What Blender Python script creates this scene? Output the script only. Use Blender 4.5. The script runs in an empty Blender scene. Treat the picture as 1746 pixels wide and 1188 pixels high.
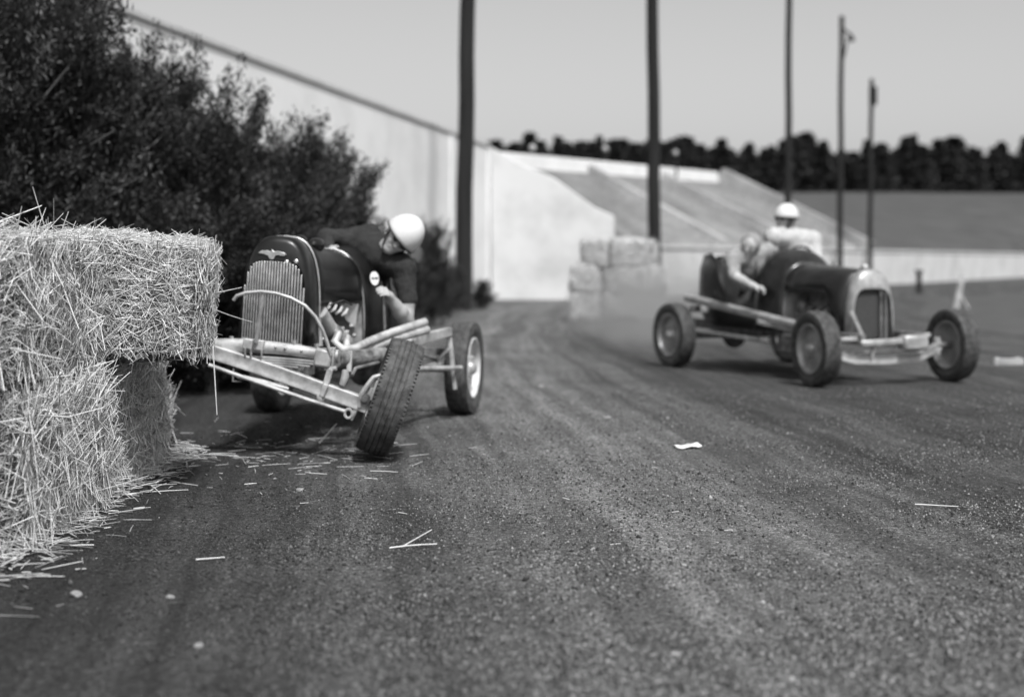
import bpy, bmesh, math, random
import numpy as np
from mathutils import Vector, Matrix, noise as mnoise

random.seed(7); RNG = np.random.default_rng(11)
R = math.radians
scene = bpy.context.scene
COL = scene.collection

# ---------------------------------------------------------------- camera, sky, sun, exposure
F, CX, HY, H = 2460.0, 873.0, 443.0, 1.15        # focal length and horizon in pixels of the photograph, eye height
cam_d = bpy.data.cameras.new('camera')
cam = bpy.data.objects.new('camera', cam_d); COL.objects.link(cam)
cam.location = (0, 0, H); cam.rotation_euler = (R(90), 0, 0)
cam_d.sensor_width = 36.0; cam_d.lens = 36.0 * F / 1746.0
cam_d.shift_y = -(594.0 - HY) / 1746.0
cam_d.clip_start = 0.05; cam_d.clip_end = 3000
cam_d.dof.use_dof = True; cam_d.dof.focus_distance = 6.7; cam_d.dof.aperture_fstop = 1.25
scene.camera = cam

SUN_EL, SUN_AZ = 56.0, 160.0                      # azimuth clockwise from +Y: behind the camera, to the right
world = bpy.data.worlds.new('World'); scene.world = world; world.use_nodes = True
wn, wl = world.node_tree.nodes, world.node_tree.links
wn.clear()
sky = wn.new('ShaderNodeTexSky'); sky.sky_type = 'NISHITA'; sky.sun_disc = False
sky.sun_elevation = R(SUN_EL); sky.sun_rotation = R(SUN_AZ)
sky.air_density = 1.0; sky.dust_density = 3.0; sky.ozone_density = 1.0
bw = wn.new('ShaderNodeRGBToBW'); bg = wn.new('ShaderNodeBackground'); wo = wn.new('ShaderNodeOutputWorld')
bg.inputs['Strength'].default_value = 0.11
wl.new(sky.outputs[0], bw.inputs[0]); wl.new(bw.outputs[0], bg.inputs['Color']); wl.new(bg.outputs[0], wo.inputs['Surface'])
sd = bpy.data.lights.new('sun', 'SUN'); sun = bpy.data.objects.new('sun', sd); COL.objects.link(sun)
sd.energy = 2.8; sd.angle = R(7.0); sd.color = (1, 1, 1)
S = Vector((math.sin(R(SUN_AZ)) * math.cos(R(SUN_EL)), math.cos(R(SUN_AZ)) * math.cos(R(SUN_EL)), math.sin(R(SUN_EL))))
sun.rotation_euler = (-S).to_track_quat('-Z', 'Y').to_euler(); sun.location = S * 60
vs = scene.view_settings
vs.view_transform = 'Standard'; vs.look = 'None'; vs.exposure = 0.68; vs.gamma = 1.0; vs.use_curve_mapping = False

# ---------------------------------------------------------------- helpers
def W(px, py, D):                                 # a pixel and a depth -> a point
    return Vector(((px - CX) / F * D, D, H - (py - HY) / F * D))
def G(px, py):                                    # a pixel on level ground
    return W(px, py, H * F / (py - HY))

class Frame:                                      # a car's own axes: x to the viewer's right, y to its tail, z up
    def __init__(s, T, yaw):
        s.T = Vector((T[0], T[1], 0)); s.yaw = yaw
        s.ex = Vector((math.cos(yaw), math.sin(yaw), 0)); s.ey = Vector((-math.sin(yaw), math.cos(yaw), 0))
    def loc(s, w):
        d = w - s.T
        return Vector((d.dot(s.ex), d.dot(s.ey), d.z))
    def Q(s, px, py, yl):                         # ray through a pixel, met with the plane y = yl
        d = Vector(((px - CX) / F, 1, -(py - HY) / F)); o = Vector((0, 0, H))
        k = (yl + s.T.dot(s.ey)) / d.dot(s.ey)
        return s.loc(o + d * k)

def basis(d, up=(0, 0, 1)):
    d = d.normalized(); up = Vector(up)
    if abs(d.dot(up)) > 0.98: up = Vector((0, 1, 0)) if abs(d.y) < 0.9 else Vector((1, 0, 0))
    a = d.cross(up).normalized(); b = a.cross(d).normalized()
    return a, b, d

class MB:
    def __init__(s): s.v = []; s.f = []
    def add(s, vs, fs):
        o = len(s.v); s.v += [tuple(v) for v in vs]; s.f += [tuple(i + o for i in f) for f in fs]; return s
    def box(s, c, size, M=None):
        hx, hy, hz = size[0] / 2, size[1] / 2, size[2] / 2; c = Vector(c)
        vs = [Vector((x, y, z)) for x in (-hx, hx) for y in (-hy, hy) for z in (-hz, hz)]
        if M is not None: vs = [M @ v for v in vs]
        return s.add([v + c for v in vs], [(0, 1, 3, 2), (4, 6, 7, 5), (0, 4, 5, 1), (2, 3, 7, 6), (0, 2, 6, 4), (1, 5, 7, 3)])
    def bar(s, p0, p1, w, h, up=(0, 0, 1), w1=None, h1=None):
        p0, p1 = Vector(p0), Vector(p1); a, b, d = basis(p1 - p0, up)
        w1 = w if w1 is None else w1; h1 = h if h1 is None else h1
        vs = [p0 + a * (i * w / 2) + b * (j * h / 2) for i, j in ((-1, -1), (1, -1), (1, 1), (-1, 1))]
        vs += [p1 + a * (i * w1 / 2) + b * (j * h1 / 2) for i, j in ((-1, -1), (1, -1), (1, 1), (-1, 1))]
        return s.add(vs, [(3, 2, 1, 0), (4, 5, 6, 7), (0, 1, 5, 4), (1, 2, 6, 5), (2, 3, 7, 6), (3, 0, 4, 7)])
    def tube(s, pts, r, n=8, cap=True):
        pts = [Vector(p) for p in pts]; m = len(pts)
        rs = r if isinstance(r, (list, tuple)) else [r] * m
        vs = []; a = None
        for i, p in enumerate(pts):
            d = (pts[min(i + 1, m - 1)] - pts[max(i - 1, 0)])
            if a is None: a, b, d = basis(d)
            else:
                d = d.normalized(); a = (a - d * a.dot(d)).normalized(); b = a.cross(d)
            for k in range(n):
                t = 2 * math.pi * k / n
                vs.append(p + a * (math.cos(t) * rs[i]) + b * (math.sin(t) * rs[i]))
        fs = [(i * n + k, i * n + (k + 1) % n, (i + 1) * n + (k + 1) % n, (i + 1) * n + k) for i in range(m - 1) for k in range(n)]
        if cap: fs += [tuple(range(n))[::-1], tuple(range((m - 1) * n, m * n))]
        return s.add(vs, fs)
    def lathe(s, prof, n=32, M=None):             # profile (x along the axis, r); closed profile gives a ring
        vs = []
        for k in range(n):
            t = 2 * math.pi * k / n
            for x, r in prof:
                v = Vector((x, r * math.cos(t), r * math.sin(t)))
                vs.append(M @ v if M is not None else v)
        m = len(prof)
        fs = [(k * m + i, k * m + i + 1, ((k + 1) % n) * m + i + 1, ((k + 1) % n) * m + i) for k in range(n) for i in range(m - 1)]
        return s.add(vs, fs)
    def loft(s, secs, close=False, caps=False):
        n = len(secs[0]); vs = [p for q in secs for p in q]; fs = []
        for i in range(len(secs) - 1):
            for k in range(n if close else n - 1):
                fs.append((i * n + k, i * n + (k + 1) % n, (i + 1) * n + (k + 1) % n, (i + 1) * n + k))
        if caps: fs += [tuple(range(n))[::-1], tuple(range((len(secs) - 1) * n, len(secs) * n))]
        return s.add(vs, fs)
    def prism(s, poly, d):                        # polygon of 3D points, pushed along vector d
        n = len(poly); d = Vector(d); poly = [Vector(p) for p in poly]
        return s.add(poly + [p + d for p in poly], [tuple(range(n))[::-1], tuple(range(n, 2 * n))] +
                     [(k, (k + 1) % n, n + (k + 1) % n, n + k) for k in range(n)])
    def ell(s, c, r, M=None, n=12, m=8):
        c = Vector(c); vs = []
        for i in range(m + 1):
            a = math.pi * i / m
            for k in range(n):
                t = 2 * math.pi * k / n
                v = Vector((r[0] * math.sin(a) * math.cos(t), r[1] * math.sin(a) * math.sin(t), r[2] * math.cos(a)))
                vs.append(c + (M @ v if M is not None else v))
        fs = [(i * n + k, (i + 1) * n + k, (i + 1) * n + (k + 1) % n, i * n + (k + 1) % n) for i in range(m) for k in range(n)]
        return s.add(vs, fs)
    def mesh(s, name, mat, ang=35):
        me = bpy.data.meshes.new(name); me.from_pydata(s.v, [], s.f); 
        bm = bmesh.new(); bm.from_mesh(me)
        bmesh.ops.remove_doubles(bm, verts=bm.verts, dist=1e-6)
        bmesh.ops.recalc_face_normals(bm, faces=bm.faces); bm.to_mesh(me); bm.free()
        me.materials.append(mat)
        for p in me.polygons: p.use_smooth = True
        me.set_sharp_from_angle(angle=R(ang))
        return me
    def build(s, name, mat, parent=None, bevel=0, solid=0, ang=35, M=None, subs=0):
        o = bpy.data.objects.new(name, s.mesh(name, mat, ang)); COL.objects.link(o); o.parent = parent
        if M is not None: o.matrix_local = M
        if subs:
            m = o.modifiers.new('subs', 'SUBSURF'); m.levels = m.render_levels = subs
        if solid:
            m = o.modifiers.new('solid', 'SOLIDIFY'); m.thickness = solid; m.offset = 0
        if bevel:
            m = o.modifiers.new('bevel', 'BEVEL'); m.width = bevel; m.segments = 2; m.limit_method = 'ANGLE'; m.angle_limit = R(40)
        return o

def tag(o, label, cat, group=None):
    o['label'] = label; o['category'] = cat
    if group: o['group'] = group
    return o
def thing(name, label, cat, loc=(0, 0, 0), rz=0, group=None):
    o = bpy.data.objects.new(name, None); COL.objects.link(o); o.empty_display_size = 0.1
    o.location = loc; o.rotation_euler = (0, 0, rz)
    return tag(o, label, cat, group)
def structure(o): o['kind'] = 'structure'; return o
def stuff(o): o['kind'] = 'stuff'; return o
def np_mesh(name, v, f, mat, attr=None, smooth=False):       # fast path: v (n,3), f (m,4) or (m,3)
    me = bpy.data.meshes.new(name); k = f.shape[1]
    me.vertices.add(len(v)); me.vertices.foreach_set('co', v.astype(np.float32).ravel())
    me.loops.add(f.size); me.loops.foreach_set('vertex_index', f.astype(np.int32).ravel())
    me.polygons.add(len(f)); me.polygons.foreach_set('loop_start', np.arange(0, f.size, k, dtype=np.int32))
    me.update(calc_edges=True); me.validate()
    if attr is not None:
        a = me.attributes.new('shade', 'FLOAT', 'POINT'); a.data.foreach_set('value', attr.astype(np.float32))
    if smooth: me.polygons.foreach_set('use_smooth', np.ones(len(f), dtype=bool))
    me.materials.append(mat)
    return me
def np_obj(name, me, parent=None):
    o = bpy.data.objects.new(name, me); COL.objects.link(o); o.parent = parent; return o

# ---------------------------------------------------------------- materials (the photograph is black and white: all greys)
def newmat(name):
    m = bpy.data.materials.new(name); m.use_nodes = True; nt = m.node_tree
    return m, nt.nodes, nt.links, nt.nodes['Principled BSDF']
def grey(v): return (v, v, v, 1)
def pm(name, c1, c2, scale=8, rough=0.6, metal=0.0, bump=0.0, bscale=60, coat=0.0, detail=6, lo=0.35, hi=0.65, rough2=None, stretch=None):
    m, n, l, b = newmat(name)
    tc = n.new('ShaderNodeTexCoord'); mp = n.new('ShaderNodeMapping'); l.new(tc.outputs['Object'], mp.inputs[0])
    if stretch: mp.inputs['Scale'].default_value = stretch
    nz = n.new('ShaderNodeTexNoise'); nz.inputs['Scale'].default_value = scale; nz.inputs['Detail'].default_value = detail; nz.inputs['Roughness'].default_value = 0.65
    l.new(mp.outputs[0], nz.inputs['Vector'])
    cr = n.new('ShaderNodeValToRGB'); cr.color_ramp.elements[0].position = lo; cr.color_ramp.elements[1].position = hi
    cr.color_ramp.elements[0].color = grey(c1); cr.color_ramp.elements[1].color = grey(c2)
    l.new(nz.outputs['Fac'], cr.inputs[0]); l.new(cr.outputs[0], b.inputs['Base Color'])
    b.inputs['Roughness'].default_value = rough; b.inputs['Metallic'].default_value = metal
    if rough2 is not None:
        mr = n.new('ShaderNodeMapRange'); mr.inputs['From Min'].default_value = lo; mr.inputs['From Max'].default_value = hi
        mr.inputs['To Min'].default_value = rough; mr.inputs['To Max'].default_value = rough2
        l.new(nz.outputs['Fac'], mr.inputs['Value']); l.new(mr.outputs[0], b.inputs['Roughness'])
    if coat: b.inputs['Coat Weight'].default_value = coat; b.inputs['Coat Roughness'].default_value = 0.11
    if bump:
        n2 = n.new('ShaderNodeTexNoise'); n2.inputs['Scale'].default_value = bscale; n2.inputs['Detail'].default_value = 5
        l.new(mp.outputs[0], n2.inputs['Vector'])
        bp = n.new('ShaderNodeBump'); bp.inputs['Strength'].default_value = bump; bp.inputs['Distance'].default_value = 0.02
        l.new(n2.outputs['Fac'], bp.inputs['Height']); l.new(bp.outputs[0], b.inputs['Normal'])
    return m
def shade_mat(name, lo, hi, rough=0.7, spec=0.3, transl=0.0):       # colour from each straw's, leaf's or pebble's own tone
    m, n, l, b = newmat(name)
    at = n.new('ShaderNodeAttribute'); at.attribute_name = 'shade'
    mr = n.new('ShaderNodeMapRange'); mr.inputs['To Min'].default_value = lo; mr.inputs['To Max'].default_value = hi
    l.new(at.outputs['Fac'], mr.inputs['Value']); l.new(mr.outputs[0], b.inputs['Base Color'])
    b.inputs['Roughness'].default_value = rough; b.inputs['Specular IOR Level'].default_value = spec
    if transl:
        tr = n.new('ShaderNodeBsdfTranslucent'); mx = n.new('ShaderNodeMixShader'); mx.inputs[0].default_value = transl
        l.new(mr.outputs[0], tr.inputs['Color']); l.new(b.outputs[0], mx.inputs[1]); l.new(tr.outputs[0], mx.inputs[2])
        l.new(mx.outputs[0], n['Material Output'].inputs['Surface'])
    return m

M = {}
M['paint'] = pm('black_car_paint', 0.005, 0.016, 5, 0.33, 0, 0, 30, 0.05, lo=0.45, hi=0.85, rough2=0.5)
M['paint'].node_tree.nodes['Principled BSDF'].inputs['Specular IOR Level'].default_value = 0.4
M['paint2'] = pm('dull_black_paint', 0.005, 0.018, 6, 0.3, 0, 0.02, 30, 0.2, lo=0.4, hi=0.8, rough2=0.6)
M['chrome'] = pm('worn_bright_metal', 0.5, 0.72, 20, 0.28, 0.85, 0.03, 80, rough2=0.45)
M['steel'] = pm('dusty_steel', 0.10, 0.32, 8, 0.4, 0.6, 0.06, 60, rough2=0.65)
M['dirty'] = pm('oily_cast_iron', 0.05, 0.3, 16, 0.5, 0.3, 0.25, 60, rough2=0.8)
M['light'] = pm('light_dusty_steel', 0.22, 0.5, 8, 0.4, 0.3, 0.08, 60, lo=0.32, hi=0.6, rough2=0.62)
M['alum'] = pm('silver_paint', 0.3, 0.5, 10, 0.36, 0.5, 0.05, 60, rough2=0.55)
M['rubber'] = pm('dusty_tyre_rubber', 0.03, 0.12, 18, 0.75, 0, 0.35, 140, lo=0.4, hi=0.75)
M['disc'] = pm('pale_painted_wheel_disc', 0.35, 0.55, 9, 0.5, 0, 0.06, 50, lo=0.3, hi=0.6)
M['disc2'] = pm('grey_wheel_disc', 0.2, 0.42, 8, 0.42, 0.3, 0.06, 50, lo=0.3, hi=0.6)
M['dark'] = pm('dark_leather', 0.012, 0.03, 20, 0.6, 0, 0.2, 120)
M['helmet'] = pm('white_helmet_enamel', 0.5, 0.62, 6, 0.35, 0, 0.02, 40, 0.2, lo=0.2, hi=0.6)
M['skin'] = pm('skin', 0.3, 0.4, 12, 0.55, 0, 0.05, 150)
M['jacket'] = pm('dark_cloth', 0.008, 0.024, 14, 0.9, 0, 0.5, 40)
M['shirt'] = pm('pale_cotton', 0.34, 0.48, 10, 0.9, 0, 0.6, 25)
M['shirt2'] = pm('grey_cotton', 0.16, 0.3, 8, 0.9, 0, 0.6, 25)
M['hair'] = pm('dark_hair', 0.015, 0.04, 50, 0.6, 0, 0.4, 150)
M['cap'] = pm('grey_cloth_cap', 0.16, 0.3, 14, 0.9, 0, 0.4, 60)
M['glass'] = pm('dark_goggle_glass', 0.02, 0.03, 5, 0.08)
M['white'] = pm('white_enamel', 0.72, 0.8, 8, 0.4)
M['wall'] = pm('whitewashed_concrete', 0.42, 0.56, 0.7, 0.85, 0, 0.15, 12, lo=0.3, hi=0.55)
M['pwall'] = pm('painted_concrete_sun_lift', 0.66, 0.78, 0.7, 0.85, 0, 0.1, 12, lo=0.3, hi=0.55)  # colour lightened to make up for the weak sun on walls turned aside
M['wall2'] = pm('weathered_coping', 0.42, 0.55, 1.2, 0.9, 0, 0.2, 12)
M['seat'] = pm('weathered_concrete_step', 0.2, 0.36, 0.5, 0.9, 0, 0.2, 6)
M['pole'] = pm('creosoted_pole', 0.004, 0.013, 7, 0.95, 0, 0.5, 30, stretch=(1, 1, 0.08))
M['bark'] = pm('bark', 0.03, 0.08, 10, 0.9, 0, 0.6, 20, stretch=(1, 1, 0.2))
M['straw'] = shade_mat('straw', 0.2, 0.92, 0.5, 0.4, 0.05)
M['core'] = pm('packed_straw_gap_shade', 0.04, 0.17, 30, 0.9, 0, 0.8, 90, stretch=(1, 1, 1.6))  # straw colour darkened to paint in the shade between the stalks
M['core2'] = pm('packed_straw_far', 0.28, 0.52, 14, 0.9, 0, 0.8, 50)
M['twine'] = pm('twine', 0.1, 0.16, 40, 0.9)
M['leaf'] = shade_mat('evergreen_leaf', 0.003, 0.048, 0.55, 0.4, 0.15)
M['leaf2'] = shade_mat('far_conifer_needles', 0.012, 0.045, 0.7, 0.2)
M['pebble'] = shade_mat('pebble', 0.022, 0.42, 0.9, 0.2)
M['stone'] = pm('pale_stone', 0.16, 0.32, 30, 0.9, 0, 0.5, 60)
M['paper'] = pm('white_paper', 0.72, 0.8, 20, 0.8)
M['globe'] = pm('opal_globe', 0.3, 0.4, 5, 0.2)
M['core_grey'] = pm('radiator_fins', 0.035, 0.06, 60, 0.7, 0.2, 0.2, 200)
M['bolt'] = pm('bolt_steel', 0.3, 0.5, 30, 0.4, 0.6)

def ground_mat():
    m, n, l, b = newmat('dirt_track')
    geo = n.new('ShaderNodeNewGeometry')
    def math_(op, a, c=None):
        q = n.new('ShaderNodeMath'); q.operation = op
        for i, x in enumerate((a, c)):
            if x is None: continue
            if isinstance(x, (int, float)): q.inputs[i].default_value = x
            else: l.new(x, q.inputs[i])
        return q.outputs[0]
    def noise(scale, detail=4, rough=0.6, vec=None):
        q = n.new('ShaderNodeTexNoise'); q.inputs['Scale'].default_value = scale; q.inputs['Detail'].default_value = detail; q.inputs['Roughness'].default_value = rough
        l.new(vec if vec is not None else geo.outputs['Position'], q.inputs['Vector']); return q.outputs['Fac']
    def ramp(x, pts):
        q = n.new('ShaderNodeValToRGB'); e = q.color_ramp.elements
        while len(e) < len(pts): e.new(0.5)
        for k, (p, v) in enumerate(pts): e[k].position = p; e[k].color = grey(v)
        l.new(x, q.inputs[0]); return q.outputs[0]
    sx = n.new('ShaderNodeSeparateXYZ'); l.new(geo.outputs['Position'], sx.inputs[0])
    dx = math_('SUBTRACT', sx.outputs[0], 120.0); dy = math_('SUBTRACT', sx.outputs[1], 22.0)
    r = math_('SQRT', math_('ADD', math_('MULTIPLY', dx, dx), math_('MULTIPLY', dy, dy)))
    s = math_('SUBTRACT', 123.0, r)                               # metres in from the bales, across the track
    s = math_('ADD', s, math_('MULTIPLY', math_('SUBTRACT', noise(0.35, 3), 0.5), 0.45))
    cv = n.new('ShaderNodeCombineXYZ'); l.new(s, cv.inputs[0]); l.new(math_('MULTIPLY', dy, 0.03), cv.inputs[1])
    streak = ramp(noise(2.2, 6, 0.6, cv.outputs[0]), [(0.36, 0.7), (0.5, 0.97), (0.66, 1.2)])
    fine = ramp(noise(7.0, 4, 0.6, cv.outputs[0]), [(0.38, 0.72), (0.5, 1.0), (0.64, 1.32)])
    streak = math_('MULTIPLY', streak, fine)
    lane = ramp(math_('DIVIDE', s, 9.0), [(0.0, 0.28), (0.08, 0.4), (0.19, 0.95), (0.28, 1.3), (0.37, 1.15), (0.47, 0.6), (0.68, 0.5), (0.85, 0.7)])  # darkest beside the bales, palest in mid-track, darker again further in
    base = ramp(noise(0.9, 8, 0.7), [(0.3, 0.07), (0.7, 0.14)])
    grain = math_('MULTIPLY', ramp(noise(150, 2, 0.8), [(0.34, 0.2), (0.5, 0.85), (0.68, 2.6)]), ramp(noise(38, 4, 0.75), [(0.34, 0.5), (0.5, 0.95), (0.7, 1.7)]))
    vor = n.new('ShaderNodeTexVoronoi'); vor.inputs['Scale'].default_value = 75; l.new(geo.outputs['Position'], vor.inputs['Vector'])
    cells = ramp(vor.outputs['Color'], [(0.0, 0.6), (0.75, 1.0), (1.0, 2.3)])
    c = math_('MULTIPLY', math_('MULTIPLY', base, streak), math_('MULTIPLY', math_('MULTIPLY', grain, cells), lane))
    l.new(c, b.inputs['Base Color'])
    b.inputs['Roughness'].default_value = 0.92; b.inputs['Specular IOR Level'].default_value = 0.25
    hgt = math_('ADD', math_('MULTIPLY', noise(60, 5, 0.7), 0.7), math_('MULTIPLY', noise(9, 4), 1.2))
    hgt = math_('SUBTRACT', hgt, math_('MULTIPLY', vor.outputs['Distance'], 0.6))
    bp = n.new('ShaderNodeBump'); bp.inputs['Strength'].default_value = 1.0; bp.inputs['Distance'].default_value = 0.016
    l.new(hgt, bp.inputs['Height']); l.new(bp.outputs[0], b.inputs['Normal'])
    return m
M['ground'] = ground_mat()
M['grass'] = pm('mown_grass', 0.035, 0.07, 1.3, 0.95, 0, 0.9, 25, lo=0.3, hi=0.7)
M['bankgrass'] = pm('bank_weeds', 0.012, 0.04, 2.5, 0.95, 0, 0.9, 20, lo=0.3, hi=0.7)
M['slope'] = pm('grassy_hillside', 0.032, 0.068, 0.35, 0.95, 0, 0.6, 3, lo=0.3, hi=0.7)

# ---------------------------------------------------------------- the ground
def gz(x, y):                                     # slight unevenness of the dirt
    a = mnoise.noise(Vector((x * 0.9, y * 0.5, 0))) * 0.010 + mnoise.noise(Vector((x * 3.1, y * 2.2, 4))) * 0.004 + (mnoise.noise(Vector((x * 11, y * 11, 7))) * 0.005 if -6 < x < 8 and y < 16 else 0)
    return a * max(0.0, 1 - abs(y - 8) / 40)
def graded(a, b, near, n0, far):
    s = [0.0]; d = n0
    while s[-1] < far: s.append(s[-1] + d); d *= 1.05
    return sorted(set([-v for v in s] + s))
xs = graded(0, 0, 0, 0.05, 700); ys = [v + 6 for v in graded(0, 0, 0, 0.05, 900)]
vv = np.array([(x, y, gz(x, y)) for y in ys for x in xs]); nx = len(xs)
ii = np.arange((len(ys) - 1) * nx).reshape(len(ys) - 1, nx)[:, :-1].ravel()
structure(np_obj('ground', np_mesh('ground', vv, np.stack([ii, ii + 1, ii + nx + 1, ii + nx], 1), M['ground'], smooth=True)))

def toe(D): return -2.75 + (D - 9) * 0.088        # foot of the weedy bank on the left
def bank_z(x, D):
    t = toe(D) - x
    if t < 0: return -0.06
    k = min(t / 2.6, 1.0); k = k * k * (3 - 2 * k)
    return -0.06 + 1.0 * k + 0.09 * mnoise.noise(Vector((x * 1.3, D * 1.3, 2))) * min(1, t)
bx = [v * 0.25 for v in range(0, 44)]; by = [3 + v * 0.5 for v in range(0, 76)]
vv = np.array([(toe(D) + 0.15 - a, D, bank_z(toe(D) + 0.15 - a, D)) for D in by for a in bx]); nb = len(bx)
ii = np.arange((len(by) - 1) * nb).reshape(len(by) - 1, nb)[:, :-1].ravel()
structure(np_obj('bank', np_mesh('bank', vv, np.stack([ii, ii + nb, ii + nb + 1, ii + 1], 1), M['bankgrass'], smooth=True)))

def arc_pt(rad, y):                               # the oval's bend, centred far to the right
    return 50 - math.sqrt(max(rad * rad - (y - 22) ** 2, 1))
b_ = MB(); edge = []
iy = [9 + 0.6 * k for k in range(80)]
cols = []
for y in iy:
    e = arc_pt(43.4, y) + 0.25 * mnoise.noise(Vector((y * 0.4, 3, 1)))
    cols.append([Vector((e + (45 - e) * (j / 6.0) ** 1.6, y, 0.012 if j else -0.02)) for j in range(7)])
far_y = 140
cols.append([Vector((c.x, far_y, 0.012)) for c in cols[-1]])
b_.loft(cols)
structure(b_.build('infield', M['grass'], ang=180))

# ---------------------------------------------------------------- far wall, grandstand, perimeter wall
B0, B1 = Vector((2.94, 42.0, 0)), Vector((15.9, 64.4, 0))
bd = (B1 - B0).normalized()
# low white wall that carries on past the stand
rw = thing('retaining_wall', 'long low white wall between the infield and the grassy hillside', 'wall', B0)
def wl_pt(t, off=0.0, z=0.0): return bd * t + Vector((bd.y, -bd.x, 0)) * off + Vector((0, 0, z))
b_ = MB(); b_.bar(wl_pt(0.35, 0, 0.75), wl_pt(300, 0, 0.75), 0.3, 1.55); b_.build('wall_face', M['wall'], rw)
b_ = MB(); b_.bar(wl_pt(0.35, 0, 1.56), wl_pt(300, 0, 1.56), 0.4, 0.1); b_.build('coping', M['wall'], rw)

gs = thing('grandstand', 'concrete grandstand of rising steps with white end wall and back parapet', 'grandstand')
K0, K1 = Vector((-0.75, 43.2, 0)), Vector((9.73, 68.0, 0))
Z0a, Z0b, Z1a, Z1b = 1.55, 3.95, 1.55, 4.75      # front and back heights, near and far end
NR = 17
def stand(u, v): # u along, v from front to back
    p = (B0.lerp(B1, u)).lerp(K0.lerp(K1, u), v)
    return p, (Z0a + (Z0b - Z0a) * v) * (1 - u) + (Z1a + (Z1b - Z1a) * v) * u
for k in range(NR):
    va, vb = 0.03 + 0.97 * k / NR, 0.03 + 0.97 * (k + 1) / NR
    pts = []
    for u in (0.006, 1.0):
        a, za = stand(u, va); c, zc = stand(u, vb + (0.004 if k < NR - 1 else 0))
        pts.append([a + Vector((0, 0, za - 0.5)), a + Vector((0, 0, zc)), c + Vector((0, 0, zc)), c + Vector((0, 0, za - 0.5))])
    m_ = MB(); m_.loft(pts, close=True, caps=True); m_.build('seat_row', M['seat'], gs)
for u in (0.34, 0.67):                            # aisles of paler steps
    pts = []
    for du in (-0.011, 0.011):
        a, za = stand(u + du, 0.0); c, zc = stand(u + du, 1.0)
        pts.append([a + Vector((0, 0, za + 0.0)), a + Vector((0, 0, za + 0.30)), c + Vector((0, 0, zc + 0.30)), c + Vector((0, 0, zc))])
    m_ = MB(); m_.loft(pts, close=True, caps=True); m_.build('aisle', M['seat'], gs)
m_ = MB()                                          # white back parapet
pts = []
for u in (0.0, 1.0):
    p = K0.lerp(K1, u); z = (Z0b * (1 - u) + Z1b * u); th = (K1 - K0).normalized(); th = Vector((-th.y, th.x, 0)) * 0.3
    top = 4.42 * (1 - u) + 5.28 * u
    pts.append([p + Vector((0, 0, -0.1)), p + Vector((0, 0, top)), p + th + Vector((0, 0, top)), p + th + Vector((0, 0, -0.1))])
m_.loft(pts, close=True, caps=True); m_.build('parapet', M['pwall'], gs, bevel=0.03)
# end wall facing the camera: raking top
ew = [W(838, 443, 42.3), W(1046, 443, 42.0)]
xl, xr = ew[0].x, ew[1].x
prof = [(xl, -0.1), (xr, -0.1), (xr, 2.42), (xr - 0.55, 2.66), (xr - 1.0, 2.98), (xr - 1.75, 3.52), (xl + 0.75, 3.95), (xl + 0.38, 4.2), (xl, 4.40)]
m_ = MB(); m_.prism([(x, 41.65, z) for x, z in prof], (0, 0.32, 0)); m_.build('end_wall', M['wall'], gs, bevel=0.03)
m_ = MB()                                          # sloping far end coping
a, za = stand(1.0, 0.0); c, zc = stand(1.0, 1.0)
m_.bar(a + bd * 0.2 + Vector((0, 0, za)), c + bd * 0.2 + Vector((0, 0, zc + 0.3)), 0.45, 0.9); m_.build('end_coping', M['seat'], gs)
# lamp posts on the parapet
for px, py0, py1, u in ((908, 262, 287, 0.16), (1032, 262, 307, 0.47), (1152, 268, 314, 0.745)):
    p = K0.lerp(K1, u) - Vector((0.866, -0.5, 0)) * -0.35
    D = p.y; top = W(px, py0, D); bot = W(px, py1, D)
    bot.z = stand(u, 0.94)[1]
    t = thing('lamp_post', {908: 'short dark lamp post on the white parapet nearest the stand corner', 1032: 'short dark globe lamp post on the white parapet, middle of three',
              1152: 'short dark globe lamp post on the white parapet, right of the second tall pole'}[px], 'lamp post', (top.x, D, bot.z), 0, 'lamp posts along the parapet')
    h = top.z - bot.z
    MB().tube([(0, 0, 0), (0, 0, h)], 0.085, 8).build('post', M['pole'], t)
    MB().tube([(0, 0, h), (0, 0, h + 0.06)], [0.15, 0.13], 10).build('collar', M['pole'], t)
    MB().ell((0, 0, h + 0.18), (0.12, 0.12, 0.12), None, 14, 10).build('globe', M['globe'], t)

pw = thing('perimeter_wall', 'tall white stadium wall with dark coping rising behind the evergreens', 'wall', (-0.62, 41.8, 0))
dirw = Vector((-3.9, -20.0, 0)).normalized(); nrm = Vector((dirw.y, -dirw.x, 0))
if nrm.x > 0: nrm = -nrm                          # away from the track
LEN = 41.0
m_ = MB(); m_.bar(nrm * 0.15 + Vector((0, 0, 2.13)), nrm * 0.15 + dirw * LEN + Vector((0, 0, 2.13)), 0.3, 4.46); m_.build('wall_face', M['pwall'], pw)
m_ = MB(); m_.bar(nrm * 0.15 + Vector((0, 0, 4.42)), nrm * 0.15 + dirw * LEN + Vector((0, 0, 4.42)), 0.38, 0.07); m_.build('coping', M['wall2'], pw)
for k in range(0, 3):
    p = dirw * (0.3 + 2.3 * k) + nrm * 0.03
    MB().bar(p + Vector((0, 0, -0.1)), p + Vector((0, 0, 4.35)), 0.35, 0.12, up=nrm).build('pilaster', M['pwall'], pw, bevel=0.01)

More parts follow.
